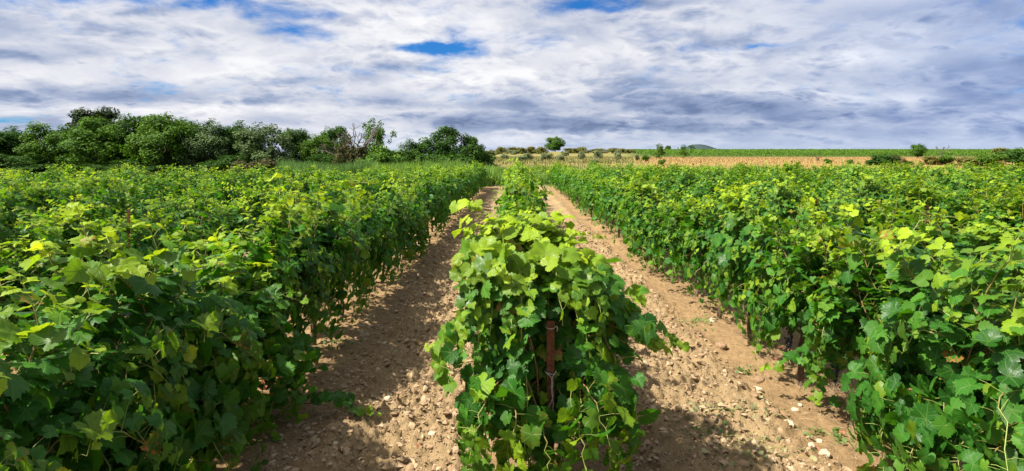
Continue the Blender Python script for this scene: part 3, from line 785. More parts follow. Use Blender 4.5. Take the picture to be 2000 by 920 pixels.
low_shoot([(575, 790, .10), (620, 785, .16), (665, 800, .14), (700, 810, .12), (735, 815, .08)], 'leafy shoot lying across the soil of the left path', 1, .045, .075, .03)
low_shoot([(560, 780, .25), (530, 800, .22), (500, 830, .15), (470, 880, .06)], 'drooping leafy shoot trailing to the ground under the left row', 2, .05, .08, .035)
low_shoot([(590, 740, .02), (575, 725, .10), (570, 712, .16), (575, 700, .2)], 'small upright sunlit sucker at the foot of the left row', 3, .03, .05, .03)
low_shoot([(1640, 725, .40), (1580, 715, .36), (1530, 718, .32), (1490, 722, .28)], 'leafy shoot reaching over the path from under right row', 4, .05, .08, .035)
low_shoot([(1640, 735, .35), (1610, 750, .25), (1590, 775, .16), (1590, 790, .12)], 'hanging leafy shoot drooping beside the dry grass on right', 5, .05, .085, .035)
low_shoot([(1655, 840, .02), (1652, 800, .12), (1655, 770, .20), (1660, 760, .26)], 'little pale yellow shoot above the dry grass under right row', 6, .05, .075, .09, 2.0)

# ------------------------------------------------------------------ soil clods, stones, straw, litter, weeds
rs = np.random.default_rng(9)
protoV = []
for i in range(9):
    V = I1[0].copy(); d = 1 + .30 * np.sin(V @ rs.normal(0, 2.6, 3) + rs.uniform(0, 6)) + .22 * np.sin(V @ rs.normal(0, 5, 3) + 1) + rs.normal(0, .12, len(V))
    protoV.append(V * d[:, None] * np.array([1, rs.uniform(.65, 1.0), rs.uniform(.5, .85)]))
G = Geo(); n = 0
while n < 46000:
    Y = 3.0 + 16 * rs.random() ** 2.0; k = rs.choice([-1, 0]); X = rowx(k, Y) + rs.uniform(.30, 2.14)
    fr = abs((X - rowx(0, Y)) / S_ROW - round((X - rowx(0, Y)) / S_ROW)) * S_ROW
    if fr < .55 and rs.random() < .6: continue
    s_ = min(.0055 + .0062 * rs.pareto(2.2), .036) * (1 + .04 * max(0, Y - 5))
    a_ = rs.uniform(0, 6.28); R = np.array([[math.cos(a_), -math.sin(a_), 0], [math.sin(a_), math.cos(a_), 0], [0, 0, 1]])
    V = protoV[rs.integers(0, 9)] @ R.T * s_ + [X, Y, float(gz(X, Y)) + s_ * .15]
    G.add(V, I1[1], None, (rs.random(), rs.random(), 0)); n += 1
obj('soil_clods', G.mesh('soil_clods', [M_clod], smooth=False), None, 'loose brown soil clods strewn over both dirt paths', 'soil', None, 'stuff')

stones = [  # px, py, width px, pale?, label
    (753, 675, 17, 1, 'pale stone alone in the middle of the left path'), (758, 798, 14, 1, 'small beige stone left path, beyond the leafy shoot tip'),
    (651, 858, 30, 0, 'big brown clod just below the leafy shoot on left path'), (543, 867, 18, 1, 'flat pale stone at the left edge of left path'),
    (588, 752, 16, 1, 'pale stone at the foot of a left row trunk'), (844, 863, 15, 1, 'rounded beige stone in the sunlit left path near the front vine'),
    (655, 886, 13, 1, 'small pale stone below the big brown clod'), (629, 702, 22, 0, 'long brown stone between two trunks of the left row'),
    (676, 895, 24, 0, 'brown clod at the bottom edge of the left path'), (553, 820, 9, 1, 'tiny white pebble left of the leafy shoot'),
    (1611, 906, 24, 1, 'large white stone at the bottom of the right path'), (1585, 892, 15, 1, 'upright white stone beside the large white one'),
    (1542, 846, 22, 1, 'beige stone in the right path, above the two white ones'), (1476, 764, 13, 1, 'white stone of a pair on the right path, upper one'),
    (1483, 774, 12, 1, 'white stone of a pair on the right path, lower one'), (1473, 792, 15, 0, 'tan clod just below the pair of white stones'),
    (1509, 832, 28, 0, 'wide tan clod in the right path'), (1563, 797, 11, 1, 'small white stone beside the dry grass, farther one'),
    (1553, 806, 15, 1, 'pale stone beside the dry grass, nearer one'), (1599, 872, 15, 1, 'pale stone at the edge of right row shade'),
    (1409, 686, 24, 0, 'orange brown clod on the bank right of the right path'), (1392, 634, 15, 1, 'grey stone under the right row foliage'),
    (1484, 746, 24, 0, 'tan clod lying against the right row trunk strip'), (1357, 712, 10, 1, 'small pale stone in the open right path')]
for px, py, w, pale, lab in stones:
    p = gp(px, py); p[2] = float(gz(p[0], p[1])); r_ = w * p[1] / FOC / 2
    V = I2[0].copy(); d = 1 + .14 * np.sin(V @ rs.normal(0, 2.2, 3)) + .08 * np.sin(V @ rs.normal(0, 4.5, 3) + 1)
    V = np.sign(V) * np.abs(V) ** .8 * d[:, None] * np.array([1, rs.uniform(.7, .95), rs.uniform(.5, .75)]) * r_
    a_ = rs.uniform(0, 6); V = V @ np.array([[math.cos(a_), -math.sin(a_), 0], [math.sin(a_), math.cos(a_), 0], [0, 0, 1]]).T
    obj('stone' if pale else 'soil_clod', mesh_np('stone', V, I2[1], None, None, [M_stone if pale else M_browns], smooth=not pale), None, lab, 'stone' if pale else 'clod', None, None, (p[0], p[1], p[2] + r_ * .25))

def strands(G, P, length, rs, r_=.0012, up=.25, bend=.5):
    for p in P:
        a_ = rs.uniform(0, 6.28); l_ = length * rs.uniform(.4, 1.3); d = np.array([math.cos(a_), math.sin(a_), rs.uniform(0, up)]) * l_
        q = p + d; m_ = (p + q) / 2 + rs.normal(0, .12, 3) * l_ * bend + [0, 0, .01]
        if up < .5: m_[2] = max(m_[2], p[2]); q[2] = max(q[2], p[2] - .01)
        V, T, Q_ = tube(np.array([p, m_, q]), [r_, r_, r_ * .5], 3, False); G.add(V, T, Q_, (rs.random(), 0, 0))
G = Geo(); pts = []
for _ in range(3600):
    k = rs.choice([-1, 0, 1], p=[.40, .10, .50]); Y = 3.4 + 9 * rs.random() ** 1.5; X = rowx(k, Y) + rs.normal(0, .36); pts.append([X, Y, float(gz(X, Y)) + .006])
for _ in range(700):
    Y = 3.8 + 6 * rs.random(); X = rs.uniform(-1.6, 2.4); pts.append([X, Y, float(gz(X, Y)) + .006])
strands(G, np.array(pts), .10, rs)
obj('straw_litter', G.mesh('straw_litter', [M_straw]), None, 'dry straw and stalks scattered on soil under the rows', 'straw', None, 'stuff')
G = Geo(); c = gp(1680, 790)
pp = np.array([[c[0] + rs.normal(0, .17), c[1] + rs.normal(0, .22), 0] for _ in range(420)]); pp[:, 2] = gz(pp[:, 0], pp[:, 1]); pp -= [c[0], c[1], 0]
strands(G, pp, .20, rs, .0014, .9, .6)
obj('dry_grass_tuft', G.mesh('dry_grass_tuft', [M_straw]), None, 'tangled tuft of dry grass under the near right vines', 'grass tuft', None, None, (c[0], c[1], 0))

def leafbits(rs, P, smin, smax, flat=.5, level=1):
    n = len(P); N = nrm(np.array([0, 0, 1.0]) + rs.normal(0, flat, (n, 3))); T = rs.normal(0, 1, (n, 3))
    return leaf_arrays(rs, level, P, nrm(T), N, rs.uniform(smin, smax, n), np.stack([rs.random(n), rs.random(n), rs.random(n)], -1))
pl = []
for (px, py, s_, n) in ((550, 745, .16, 42), (470, 800, .14, 26), (505, 760, .16, 22), (600, 700, .3, 14), (430, 850, .2, 16), (1560, 700, .3, 12), (1660, 850, .3, 10), (800, 800, .6, 6)):
    c = gp(px, py)
    for _ in range(n): X, Y = c[0] + rs.normal(0, s_ * .6), c[1] + rs.normal(0, s_); pl.append([X, Y, float(gz(X, Y)) + .02 + rs.random() * .02])
V, F, tn, lc = leafbits(rs, np.array(pl), .014, .034, .7)
obj('leaf_litter', mesh_np('leaf_litter', V, F, None, {'tone': tn}, [M_litter]), None, 'reddish dead vine leaves lying under the left row', 'leaf litter', None, 'stuff')
for px, py, s_, n, wilt, lab in ((1368, 634, .12, 40, 0, 'small pale green weed near the right row, farthest one'), (1386, 868, .07, 30, 0, 'small dark weed in the shade of the right path'),
                                 (1372, 816, .09, 24, 1, 'scattered weed sprig in the right path shade edge'), (1454, 730, .06, 22, 0, 'tiny green weed on the right path bank'),
                                 (1623, 864, .07, 34, 0, 'low green weed beside the pale stones at lower right'), (672, 682, .09, 26, 0, 'faint green weed between the left row trunks'),
                                 (1435, 826, .12, 34, 1, 'wilted vine clipping in the middle of the right path'), (1470, 895, .16, 60, 1, 'long wilted vine clipping at the bottom of right path'),
                                 (1495, 845, .09, 20, 1, 'wilted clipping beside the wide tan clod')):
    c = gp(px, py); P_ = np.stack([rs.normal(0, s_ * 1.2, n), rs.normal(0, s_, n), np.zeros(n)], -1); P_[:, 2] = gz(P_[:, 0] + c[0], P_[:, 1] + c[1]) + rs.uniform(.01, .05 if not wilt else .025, n)
    V, F, tn, lc = leafbits(rs, P_, .014, .028 if not wilt else .036, .6)
    o = obj('vine_clipping' if wilt else 'weed', None, None, lab, 'clipping' if wilt else 'weed', None, None, (c[0], c[1], 0)); o.empty_display_size = .1
    obj('foliage', mesh_np('foliage', V, F, None, {'tone': tn}, [M_wilt if wilt else M_weed]), o)
    G = Geo(); z0 = float(gz(c[0], c[1]))
    for p_ in P_[:: 2]:
        V, T, Q_ = tube(np.array([[0, 0, z0 - .01], p_ * [.5, .5, 0] + [0, 0, (z0 + p_[2]) / 2 + .008], p_]), [.002, .0016, .001], 4, False); G.add(V, T, Q_, (.6, 0, 0))
    obj('stem', G.mesh('stem', [M_stem]), o)

# ------------------------------------------------------------------ tall grass and reeds at the end of the rows
def blades(rs, P, h0, h1, w, lean=.25):
    n = len(P); h = rs.uniform(h0, h1, n); a_ = rs.uniform(0, 6.28, n); d = np.stack([np.cos(a_), np.sin(a_), a_ * 0], -1); sx = np.stack([-np.sin(a_), np.cos(a_), a_ * 0], -1)
    l_ = rs.uniform(.05, lean, n) * h
    up = np.array([0, 0, 1.0])
    b0 = P - sx * w; b1 = P + sx * w; m0 = P + up * (h * .6)[:, None] + d * (l_ * .4)[:, None] - sx * w; m1 = m0 + 2 * sx * w; tip = P + up * h[:, None] + d * l_[:, None]
    V = np.stack([b0, b1, m0, m1, tip], 1).reshape(-1, 3); o = (np.arange(n) * 5)[:, None]
    return V, np.concatenate([o + [0, 1, 3], o + [0, 3, 2], o + [2, 3, 4]]), np.repeat(np.stack([rs.random(n), rs.random(n), rs.random(n)], -1), 5, 0)
def patch(name, quad, n, h0, h1, w, m_, label, cat, lean=.25):
    a_, b_ = rs.random(n), rs.random(n); (x0, x1, y0, y1) = quad
    Y = y0 + (y1 - y0) * b_; X = (x0 + (x1 - x0) * a_ - CX) / FOC * Y
    hk = .75 + .5 * vnoise(X, Y, 2.2, 41)
    P_ = np.stack([X, Y, terr(X, Y) - .05], -1); V, T, tn = blades(rs, P_, h0, h1, w, lean)
    V[:, 2] = np.repeat(P_[:, 2], 5) + (V[:, 2] - np.repeat(P_[:, 2], 5)) * np.repeat(hk, 5)
    obj(name, mesh_np(name, V, T, None, {'tone': tn}, [m_], smooth=False), None, label, cat, None, 'stuff')
patch('reed_bed', (545, 735, 44, 50), 9000, 1.1, 1.85, .022, M_reed, 'grey green reeds in front of the shrubs behind the left vines', 'reeds')
patch('tall_grass', (720, 960, 42, 47), 7000, .9, 1.7, .02, M_tallgrass, 'bright green tall grass along the edge of left vineyard', 'grass', .4)
patch('rank_grass', (955, 1125, 43.5, 50), 9000, .4, .95, .02, M_tallgrass, 'tall green grass at the far end of the two paths', 'grass', .4)
patch('dry_grass', (1235, 1960, 52, 178), 22000, .08, .28, .03, M_drygrass, 'dry tan grass of the field before the far vineyard', 'grass', .5)
patch('orchard_grass', (958, 1236, 52, 190), 16000, .10, .40, .03, M_orchgrass, 'rough green and tan grass between the olive bushes', 'grass', .5)
patch('low_herbs', (1125, 1500, 44, 49), 5000, .5, 1.1, .025, M_weed, 'low green herbs between the vines and dry field', 'grass', .4)

# ------------------------------------------------------------------ trees and shrubs
def rhombs(rs, P, N, size, tone):
    n = len(P); T = nrm(np.cross(N, rs.normal(0, 1, (n, 3)))); B = np.cross(N, T); s_ = size[:, None]
    V = np.stack([P - T * s_, P + B * s_ * .5 + N * s_ * .12, P + T * s_, P - B * s_ * .5 + N * s_ * .12], 1).reshape(-1, 3)
    o = (np.arange(n) * 4)[:, None]
    return V, np.concatenate([o + [0, 1, 2], o + [0, 2, 3]]), np.repeat(tone, 4, 0)

def crown(rs, lobes, nclump, nleaf, lsize, crad, inner=.25, flat=.95):
    w = np.array([l[1][0] * l[1][2] for l in lobes]); w = w / w.sum(); Ps, Ns, Ss, Ts, cen = [], [], [], [], []
    for i in range(nclump):
        c, r_ = lobes[rs.choice(len(lobes), p=w)]; c = np.array(c); r_ = np.array(r_)
        d = nrm(rs.normal(0, 1, 3)); rr = 1 - inner * rs.random() if rs.random() < .8 else rs.uniform(.3, .8)
        cc = c + d * r_ * rr; cr = crad * rs.uniform(.6, 1.35); n = int(nleaf * (cr / crad) ** 2)
        o = rs.normal(0, 1, (n, 3)); o = nrm(o) * (rs.random(n) ** .45)[:, None]; P = cc + o * cr * np.array([1, 1, flat])
        Ns.append(nrm(o * .6 + d * .5 + np.array([0, 0, .5]) + rs.normal(0, .5, (n, 3)))); Ps.append(P); Ss.append(lsize * rs.uniform(.6, 1.3, n))
        t0 = np.clip(rs.normal(.5, .22) + rs.normal(0, .18, n), 0, 1); Ts.append(np.stack([t0, rs.random(n), rs.random(n)], -1)); cen.append(cc)
    P = np.concatenate(Ps); k = P[:, 2] > .02
    return rhombs(rs, P[k], np.concatenate(Ns)[k], np.concatenate(Ss)[k], np.concatenate(Ts)[k]), np.array(cen)

def limbs(rs, base_r, fork, cen, nl, G=None):
    G = G or Geo(); fork = np.array(fork)
    p = bez(np.array([0, 0, -.15]), np.array([rs.normal(0, .1), rs.normal(0, .1), fork[2] * .5]), fork, 7); V, T, Q_ = tube(p, np.linspace(base_r, base_r * .7, 7), 7); G.add(V, T, Q_)
    for i in rs.choice(len(cen), min(nl, len(cen)), replace=False):
        e = cen[i]; st_ = p[-1] if e[2] > fork[2] else p[4]
        q = bez(st_, (st_ + e) / 2 + np.array([0, 0, .12 * abs(e[0])]), e, 6); q[1:-1] += rs.normal(0, .05, (4, 3)); V, T, Q_ = tube(q, np.linspace(base_r * .42, base_r * .08, 6), 5); G.add(V, T, Q_)
    return G

def tree_variant(seed, lobes, nclump, nleaf, lsize, crad, m_, trunk=(.14, 1.4), bark=M_tbark, nom=(6.0, 5.0), **kw):
    rs = np.random.default_rng(seed); (V, T, tn), cen = crown(rs, lobes, nclump, nleaf, lsize, crad, **kw)
    nh, nw = nom; k = np.array([nw / (np.percentile(V[:, 0], 99.5) - np.percentile(V[:, 0], .5)), nw / (np.percentile(V[:, 1], 99.5) - np.percentile(V[:, 1], .5)), nh / np.percentile(V[:, 2], 99.8)])
    V = V * k; cen = cen * k
    G = limbs(rs, trunk[0], (rs.normal(0, .1) * nh / 6, 0, trunk[1]), cen, 16)
    return G.mesh('trunk', [bark]), mesh_np('crown', V, T, None, {'tone': tn}, [m_], smooth=False)

# nominal sizes: tall trees are 6 m high and 5 m wide, shrubs 1 m high and 1.2 m wide
def lob(rs, n, h=6.0, w=5.0, low=.0):
    out = [((0, 0, h * .52), (w * .34, w * .34, h * .38))]
    for i in range(n):
        a_ = 6.28 * i / n + rs.uniform(-.5, .5); z_ = h * rs.uniform(low + .14, .78); r_ = w * rs.uniform(.17, .25); d = w * .5 - r_ * 1.0
        d *= 1 - max(0, z_ / h - .5) * .9
        out.append(((d * math.cos(a_), d * math.sin(a_), z_), (r_, r_, r_ * rs.uniform(.9, 1.3))))
    out.append(((rs.normal(0, w * .08), 0, h * .84), (w * .17, w * .17, h * .14)))
    return out
TV = {}
tr = np.random.default_rng(44)
for nm, m_ in (('dark', M_dark), ('green', M_green), ('silver', M_silver)):
    TV[nm] = [tree_variant(500 + i + len(nm) * 10, lob(tr, 8), 120, 110, .125, .58, m_) for i in range(3)]
TV['pine'] = [tree_variant(561, [((0, 0, 5.0), (1.3, 1.3, 1.5)), ((.8, 0, 4.0), (1.2, 1.2, 1.0)), ((-1.0, .3, 3.8), (1.1, 1.1, .9)), ((.3, 0, 2.8), (1.6, 1.6, 1.2))], 110, 110, .12, .5, M_pine, (.16, 4.0), flat=.8)]
TV['sparse'] = [tree_variant(571, lob(tr, 6), 62, 70, .12, .45, M_green, (.13, 1.5), inner=.6)]
TV['wide'] = [tree_variant(591 + i, lob(tr, 9, 4.6, 6.2, -.05), 120, 120, .135, .58, M_dark if i == 0 else M_green, (.15, .8), nom=(4.6, 6.2)) for i in range(2)]
TV['round'] = [tree_variant(581, [((0, 0, 3.4), (2.5, 2.4, 2.2)), ((1.1, 0, 2.2), (1.5, 1.5, 1.3)), ((-1.1, .2, 2.3), (1.4, 1.4, 1.4)), ((.2, 0, 5.0), (1.3, 1.3, .9))], 110, 100, .15, .6, M_green, (.2, 1.2))]
def shrubl(rs, h=1.0, w=1.2):
    return [((rs.normal(0, w * .2), rs.normal(0, w * .15), h * rs.uniform(.3, .5)), (w * rs.uniform(.22, .32), w * .28, h * rs.uniform(.3, .42))) for _ in range(5)]
for nm, m_ in (('bush', M_dark), ('olive', M_olive), ('scrub', M_scrub), ('gbush', M_green), ('brush', M_brown)):
    TV[nm] = [tree_variant(600 + i + 7 * len(nm), shrubl(tr), 46, 60, .052, .17, m_, (.03, .2), nom=(1.0, 1.35)) for i in range(2)]
TV['hedge'] = [tree_variant(640 + i, lob(tr, 9, 6.0, 6.5, .02), 100, 100, .15, .7, M_dark, (.1, .8), nom=(6.0, 6.5)) for i in range(2)]

def bare(seed, h=6.0, spread=.5, depth=4, k=1.0, stems=5):
    rs = np.random.default_rng(seed); G = Geo()
    def br(p, d, l_, r_, dep):
        q = p + d * l_; m_ = (p + q) / 2 + rs.normal(0, .07, 3) * l_
        V, T, Q_ = tube(np.array([p, m_, q]), [r_, r_ * .85, r_ * .66], 5 if dep > 2 else 4, False); G.add(V, T, Q_)
        if dep == 0: return
        for _ in range(3 if rs.random() < .6 else 2): br(q, nrm(d + rs.normal(0, spread, 3) + [0, 0, .10]), l_ * rs.uniform(.62, .84), max(r_ * .62, .012 * h / 6), dep - 1)
    f_ = np.array([.05, 0, h * .22]); V, T, Q_ = tube(np.array([[0, 0, -.15], [.03, .02, h * .1], f_]), np.array([.05, .042, .036]) * h * k, 7, False); G.add(V, T, Q_)
    for i in range(stems):
        a_ = 6.28 * i / stems + rs.uniform(-.4, .4); br(f_ - [0, 0, .05 * h * rs.random()], nrm(np.array([math.cos(a_) * 1.0, math.sin(a_) * .8, rs.uniform(.45, 1.2)])), h * rs.uniform(.2, .27), h * .017 * k, depth)
    top = np.concatenate(G.V)[:, 2].max(); G.V = [a_ * (h / top) for a_ in G.V]
    return G

def place(name, var, base, h, w, nomh, nomw, label, cat, group=None, rz=None, parts=('trunk', 'crown')):
    o = obj(name, None, None, label, cat, group, None, base); o.empty_display_size = .3
    for me, pn in zip(var, parts): obj(pn, me, o)
    o.scale = (w / nomw, w / nomw, h / nomh); o.rotation_euler = (0, 0, tr.uniform(0, 6.28) if rz is None else rz); return o

def wood(name, kind, px, top, wpx, Y, label, cat='tree', group='trees of the wood on the left', i=None, nom=(6.0, 5.0), zb=0.0, rz=None):
    X = (px - CX) / FOC * Y; b = np.array([X, Y, float(terr(X, Y)) + zb]); h = (CAM_H + (HZ - top) * Y / FOC - b[2]) * 1.05; w = wpx * 1.12 * Y / FOC
    v_ = TV[kind]; return place(name, v_[tr.integers(0, len(v_)) if i is None else i % len(v_)], b, h, w, nom[0], nom[1], label, cat, group, rz)

for i, (kind, px, top, wpx, Y, lab) in enumerate([
    ('dark', -35, 262, 120, 60, 'dark tree cut off by the left edge of the photo'), ('dark', 28, 254, 100, 62, 'dark round tree nearest the left edge, fully in view'),
    ('green', 92, 246, 95, 61, 'broad green tree left of the lighter tree below the pine'), ('dark', 140, 250, 80, 66, 'dark tree standing half behind, just left of the pine'),
    ('pine', 184, 216, 88, 74, 'tall dark pine topping the wood, its crown above all others'), ('green', 192, 236, 105, 60, 'lighter green full tree just below the tall pine'),
    ('dark', 262, 231, 95, 63, 'dense dark tree between two lighter green trees'), ('green', 318, 229, 100, 60, 'large light green tree in the middle of the wood'),
    ('dark', 362, 240, 70, 66, 'narrow dark tree right of the large light green one'), ('silver', 412, 241, 85, 61, 'greyish tree left of the olive toned tree in the wood'),
    ('dark', 464, 243, 85, 63, 'olive toned dark tree between two greyish trees'), ('silver', 524, 247, 100, 59, 'silvery tree at the right end of the dense wood'),
    ('dark', 583, 257, 62, 66, 'small dark tree standing behind, right of the silvery tree'), ('green', 625, 268, 62, 62, 'low olive green tree left of the bare tree'),
    ('dark', 655, 252, 60, 65, 'thin dark tree directly left of the bare grey tree')]):
    wood('pine_tree' if kind == 'pine' else 'broadleaf_tree', kind, px, top, wpx, Y, lab, i=i)
wood('sparse_tree', 'sparse', 728, 238, 70, 62, 'thinly leafed tree directly right of the bare grey tree')
wood('broadleaf_tree', 'dark', 808, 276, 62, 58, 'small dark tree left of the big round bushy tree', i=1)
wood('broadleaf_tree', 'wide', 880, 252, 105, 56, 'big round bushy tree standing alone right of the wood', group=None, rz=.3, i=0, nom=(4.6, 6.2))
wood('broadleaf_tree', 'wide', 922, 271, 62, 57, 'lower round tree touching the big bushy tree on its right', group=None, rz=1.3, i=0, nom=(4.6, 6.2))
for i, (px, top, wpx, Y, kind, lab) in enumerate([
    (20, 300, 130, 57, 'hedge', 'dark undergrowth bush at the left edge below the trees'), (120, 300, 130, 58, 'hedge', 'dark undergrowth bush below the broad green tree'),
    (230, 302, 130, 58, 'hedge', 'dark undergrowth bush below the dense dark tree'), (345, 298, 130, 58, 'hedge', 'dark undergrowth bush in the middle of the wood'),
    (445, 298, 120, 58, 'hedge', 'dark undergrowth bush below the two greyish trees'), (560, 296, 100, 58, 'hedge', 'dark undergrowth bush behind the left end of the reeds'),
    (640, 290, 90, 60, 'hedge', 'dark undergrowth bush left of the bare tree foot')]):
    wood('undergrowth_bush', kind, px, top + (4, 22, 12, 26, 8, 20, 14)[i % 7], wpx * (.8, 1.1, .9, 1.0, .75, 1.1, .9)[i % 7], Y, lab, 'bush', 'undergrowth below the wood', i, (6.0, 6.5))
for i, (px, top, wpx, Y, kind, lab) in enumerate([
    (745, 285, 60, 58, 'gbush', 'green shrub right of the bare tree foot'), (775, 292, 50, 57, 'gbush', 'green shrub in the gap before the small dark tree'),
    (765, 305, 60, 54, 'bush', 'low dark shrub below the gap in the trees'), (735, 300, 60, 53, 'gbush', 'yellowish shrub in front of the thin tree'), (838, 300, 60, 53, 'bush', 'dark shrub at the foot of big round tree, left side'),
    (895, 303, 70, 52, 'bush', 'dark shrub at the foot of big round tree, right side'), (953, 300, 38, 58, 'bush', 'dark shrub at the right end of the tree line'),
    (672, 282, 40, 57, 'brush', 'brown twiggy shrub left of the bare tree trunk'), (702, 284, 38, 57, 'brush', 'brown twiggy shrub right of the bare tree trunk'),
    (520, 312, 60, 54, 'brush', 'reddish brown brush at the wood edge by the reeds'), (470, 316, 60, 54, 'brush', 'brown brush under the greyish trees')]):
    wood('shrub', kind, px, top, wpx, Y, lab, 'shrub', 'shrubs along the wood edge', i, (1.0, 1.35))
Y = 58.5; X = (690 - CX) / FOC * Y
o = obj('bare_tree', bare(3, CAM_H + (HZ - 237) * Y / FOC, .42, 3).mesh('bare_tree', [M_deadwood]), None, 'bare grey leafless tree rising above the shrubs', 'tree', None, None, (X, Y, 0))

def farp(name, kind, px, top, bot, wpx, label, cat, group=None, i=0, nom=(1.0, 1.35), ymin=52.0):
    b = far(px, bot, ymin); Y = b[1]; h = (bot - top) * Y / FOC; w = wpx * Y / FOC; v_ = TV[kind]
    return place(name, v_[i % len(v_)], b - [0, 0, .03], h, w, nom[0], nom[1], label, cat, group)
farp('broadleaf_tree', 'round', 1084, 265, 296, 38, 'lone round green tree on the skyline of the orchard', 'tree', None, 0, (6.0, 5.0))
ol = [(986, 300, 311, 22, 'left, beside the wood'), (1005, 294, 304, 16, 'left at the back, below the scrub'), (972, 296, 303, 16, 'left end of the back'), (1033, 299, 313, 22, 'in the row left of the lone tree'), (1044, 293, 302, 14, 'just left of the lone tree, far one'),
      (1066, 300, 314, 22, 'just below the lone tree'), (1095, 301, 315, 20, 'right below the lone tree, nearer one'), (1103, 297, 307, 16, 'right below the lone tree, farther one'), (1134, 297, 313, 20, 'midway between lone tree and vineyard corner'),
      (1170, 294, 311, 16, 'left of the pale path'), (1205, 294, 306, 14, 'beside the pale path, farther one'), (1206, 300, 313, 14, 'beside the pale path, nearer one'), (1160, 310, 322, 24, 'lowest, against the vine tops'), (1015, 304, 318, 24, 'lowest left, against the tall grass')]
for i, (px, a_, b_, w, t) in enumerate(ol): farp('olive_bush', 'olive', px, a_ - (i * 7 % 3), b_ - (i * 5 % 3), w * (.75 + .12 * (i * 3 % 4)), f'young grey green olive bush {t}', 'olive bush', 'olive bushes in the orchard', i, ymin=50)
sc_ = [(948, 289, 'at the left end'), (962, 287, 'second from the left end'), (980, 288, 'below the white cloud'), (999, 288, 'in the left half'), (1018, 289, 'left of the middle'), (1038, 287, 'with a raised top'), (1058, 288, 'touching the lone tree on its left'),
       (1108, 290, 'touching the lone tree on its right'), (1125, 291, 'just right of the lone tree'), (1142, 288, 'with a pointed top'), (1160, 292, 'low one right of the pointed one'), (1177, 291, 'between olive bushes'), (1196, 290, 'above the pale path'), (1217, 291, 'beside the far vineyard corner'), (1230, 293, 'at the right end')]
for i, (px, a_, t) in enumerate(sc_): farp('scrub_bush', 'scrub', px, a_ - 1.5, 300.5 - .9 * (px > 1100), 25, f'olive brown scrub bush on the skyline, {t}', 'bush', 'scrub along the orchard skyline', i)
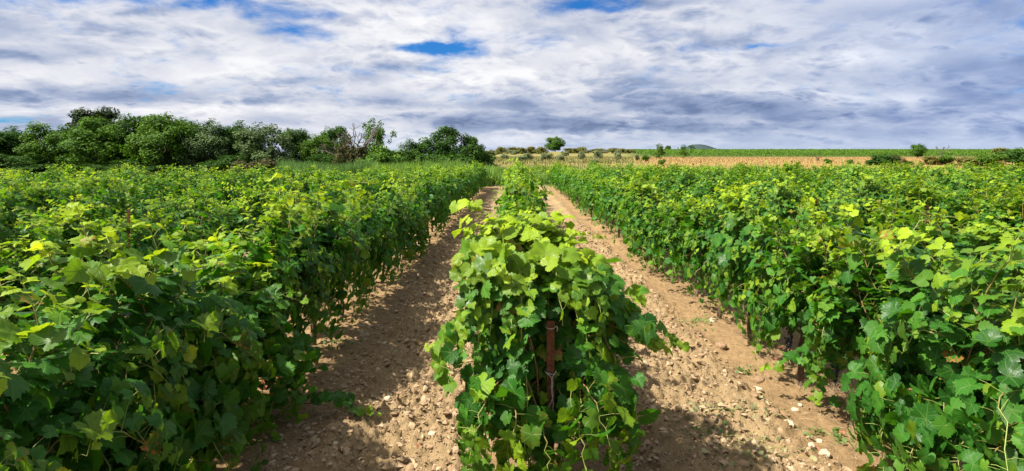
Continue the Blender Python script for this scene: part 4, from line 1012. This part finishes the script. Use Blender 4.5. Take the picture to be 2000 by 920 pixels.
rt = [('slender_tree', 'sparse', 1288, 280, 311, 26, 'slender sparse tree in the dry field by the vineyard corner', (6, 5)), ('bush', 'bush', 1304, 279, 293, 12, 'dark small round tree on the skyline behind the slender one', (1, 1.35)),
      ('slender_tree', 'sparse', 1335, 282, 309, 20, 'thin low tree in front of the far vineyard', (6, 5)), ('slender_tree', 'sparse', 1352, 276, 292, 15, 'thin tree on the skyline against the far hill', (6, 5)),
      ('stump_bush', 'brush', 1245, 302, 314, 8, 'dark stump at the left end of the dry field', (1, 1.35)), ('bush', 'gbush', 1262, 301, 315, 16, 'green bush right of the dark stump', (1, 1.35)), ('bush', 'gbush', 1290, 310, 322, 14, 'green bush below the slender sparse tree', (1, 1.35)),
      ('bush', 'bush', 1515, 286, 292.5, 14, 'dark bush alone on the far vineyard skyline', (1, 1.35)), ('bush', 'gbush', 1617, 309, 320, 16, 'green bush in the dry field, right of the thin stump', (1, 1.35)), ('bush', 'gbush', 1660, 311, 321, 16, 'green bush in the dry field, left of the dark shrub', (1, 1.35)),
      ('bush', 'bush', 1722, 300, 323, 42, 'big dark shrub in the dry field beside the grey twigs', (1, 1.35)), ('bush', 'bush', 1702, 311, 323, 20, 'low dark shrub at the left foot of the big shrub', (1, 1.35)), ('bush', 'brush', 1750, 302, 323, 28, 'grey bare twiggy shrub beside the big dark shrub', (1, 1.35)),
      ('bush', 'gbush', 1772, 314, 322, 24, 'low green bush under the round tree', (1, 1.35)), ('broadleaf_tree', 'round', 1793, 281, 309, 27, 'small round tree with visible trunk in the dry field', (6, 5)),
      ('bush', 'scrub', 1815, 304, 322, 34, 'olive bush left of the bare dead tree foot', (1, 1.35)), ('bush', 'gbush', 1846, 303, 321, 40, 'green bush under the bare dead tree', (1, 1.35)), ('bush', 'scrub', 1885, 306, 323, 44, 'low olive hedge bush left of the bright bush', (1, 1.35)),
      ('bush', 'gbush', 1925, 300, 323, 60, 'green hedge bush below the bright rounded bush', (1, 1.35)), ('bush', 'scrub', 1955, 288, 306, 40, 'bright rounded bush behind the right hedge', (1, 1.35)), ('bush', 'bush', 1985, 289, 322, 50, 'dark tall hedge bush at the right edge', (1, 1.35)), ('bush', 'bush', 2035, 292, 322, 60, 'dark hedge bush cut by the right edge', (1, 1.35))]
for i, (nm, kd, px, a_, b_, w, lab, nom) in enumerate(rt): farp(nm, kd, px, a_, b_, w, lab, 'tree' if 'tree' in nm else ('stump' if 'stump' in nm else 'bush'), None, i, nom, ymin=50)
b = far(1838, 306); obj('bare_tree', bare(8, 22 * b[1] / FOC, .5, 2, 1.5, 4).mesh('bare_tree', [M_tbark]), None, 'small bare dead tree with dark branches at right', 'tree', None, None, b)
b = far(1596, 314, 50); obj('tree_stump', bare(12, 14 * b[1] / FOC, .5, 1, 2.2, 2).mesh('tree_stump', [M_bark]), None, 'thin dark stump standing in the dry field', 'stump', None, None, b)

# far vineyard on the rise to the right: a mass of rows
Ps, Ss = [], []
fr = np.random.default_rng(70)
Y = 181.0
while Y < 440:
    xl_ = np.interp(Y, [180, 230, 440], [.235, .205, .185]) * Y; xr_ = .90 * Y; st = 2.5 if Y < 260 else 4.5; n = int((xr_ - xl_) * (7 if Y < 200 else 3.2 if Y < 280 else 1.8))
    X = fr.uniform(xl_, xr_, n); yy = Y + fr.normal(0, .28, n); z_ = fr.random(n) ** .7 * 1.55 + .15 * fr.random(n)
    Ps.append(np.stack([X, yy, terr(X, yy) + z_], -1)); Ss.append(np.full(n, .26 if Y < 200 else .34 if Y < 280 else .48) * fr.uniform(.7, 1.3, n)); Y += st
P_ = np.concatenate(Ps); S_ = np.concatenate(Ss); n = len(P_)
V, T, tn = rhombs(fr, P_, nrm(np.array([-.2, -.5, .7]) + fr.normal(0, .5, (n, 3))), S_, np.stack([fr.random(n), fr.random(n), fr.random(n)], -1))
M_farvine = tree_leaf_mat('far_vine_foliage', (.026, .080, .006), (.085, .160, .010), (.12, .24, .008))
obj('far_vineyard', mesh_np('far_vineyard', V, T, None, {'tone': tn}, [M_farvine], smooth=False), None, 'far green vineyard on the rise beyond the dry field', 'vineyard', None, 'stuff')
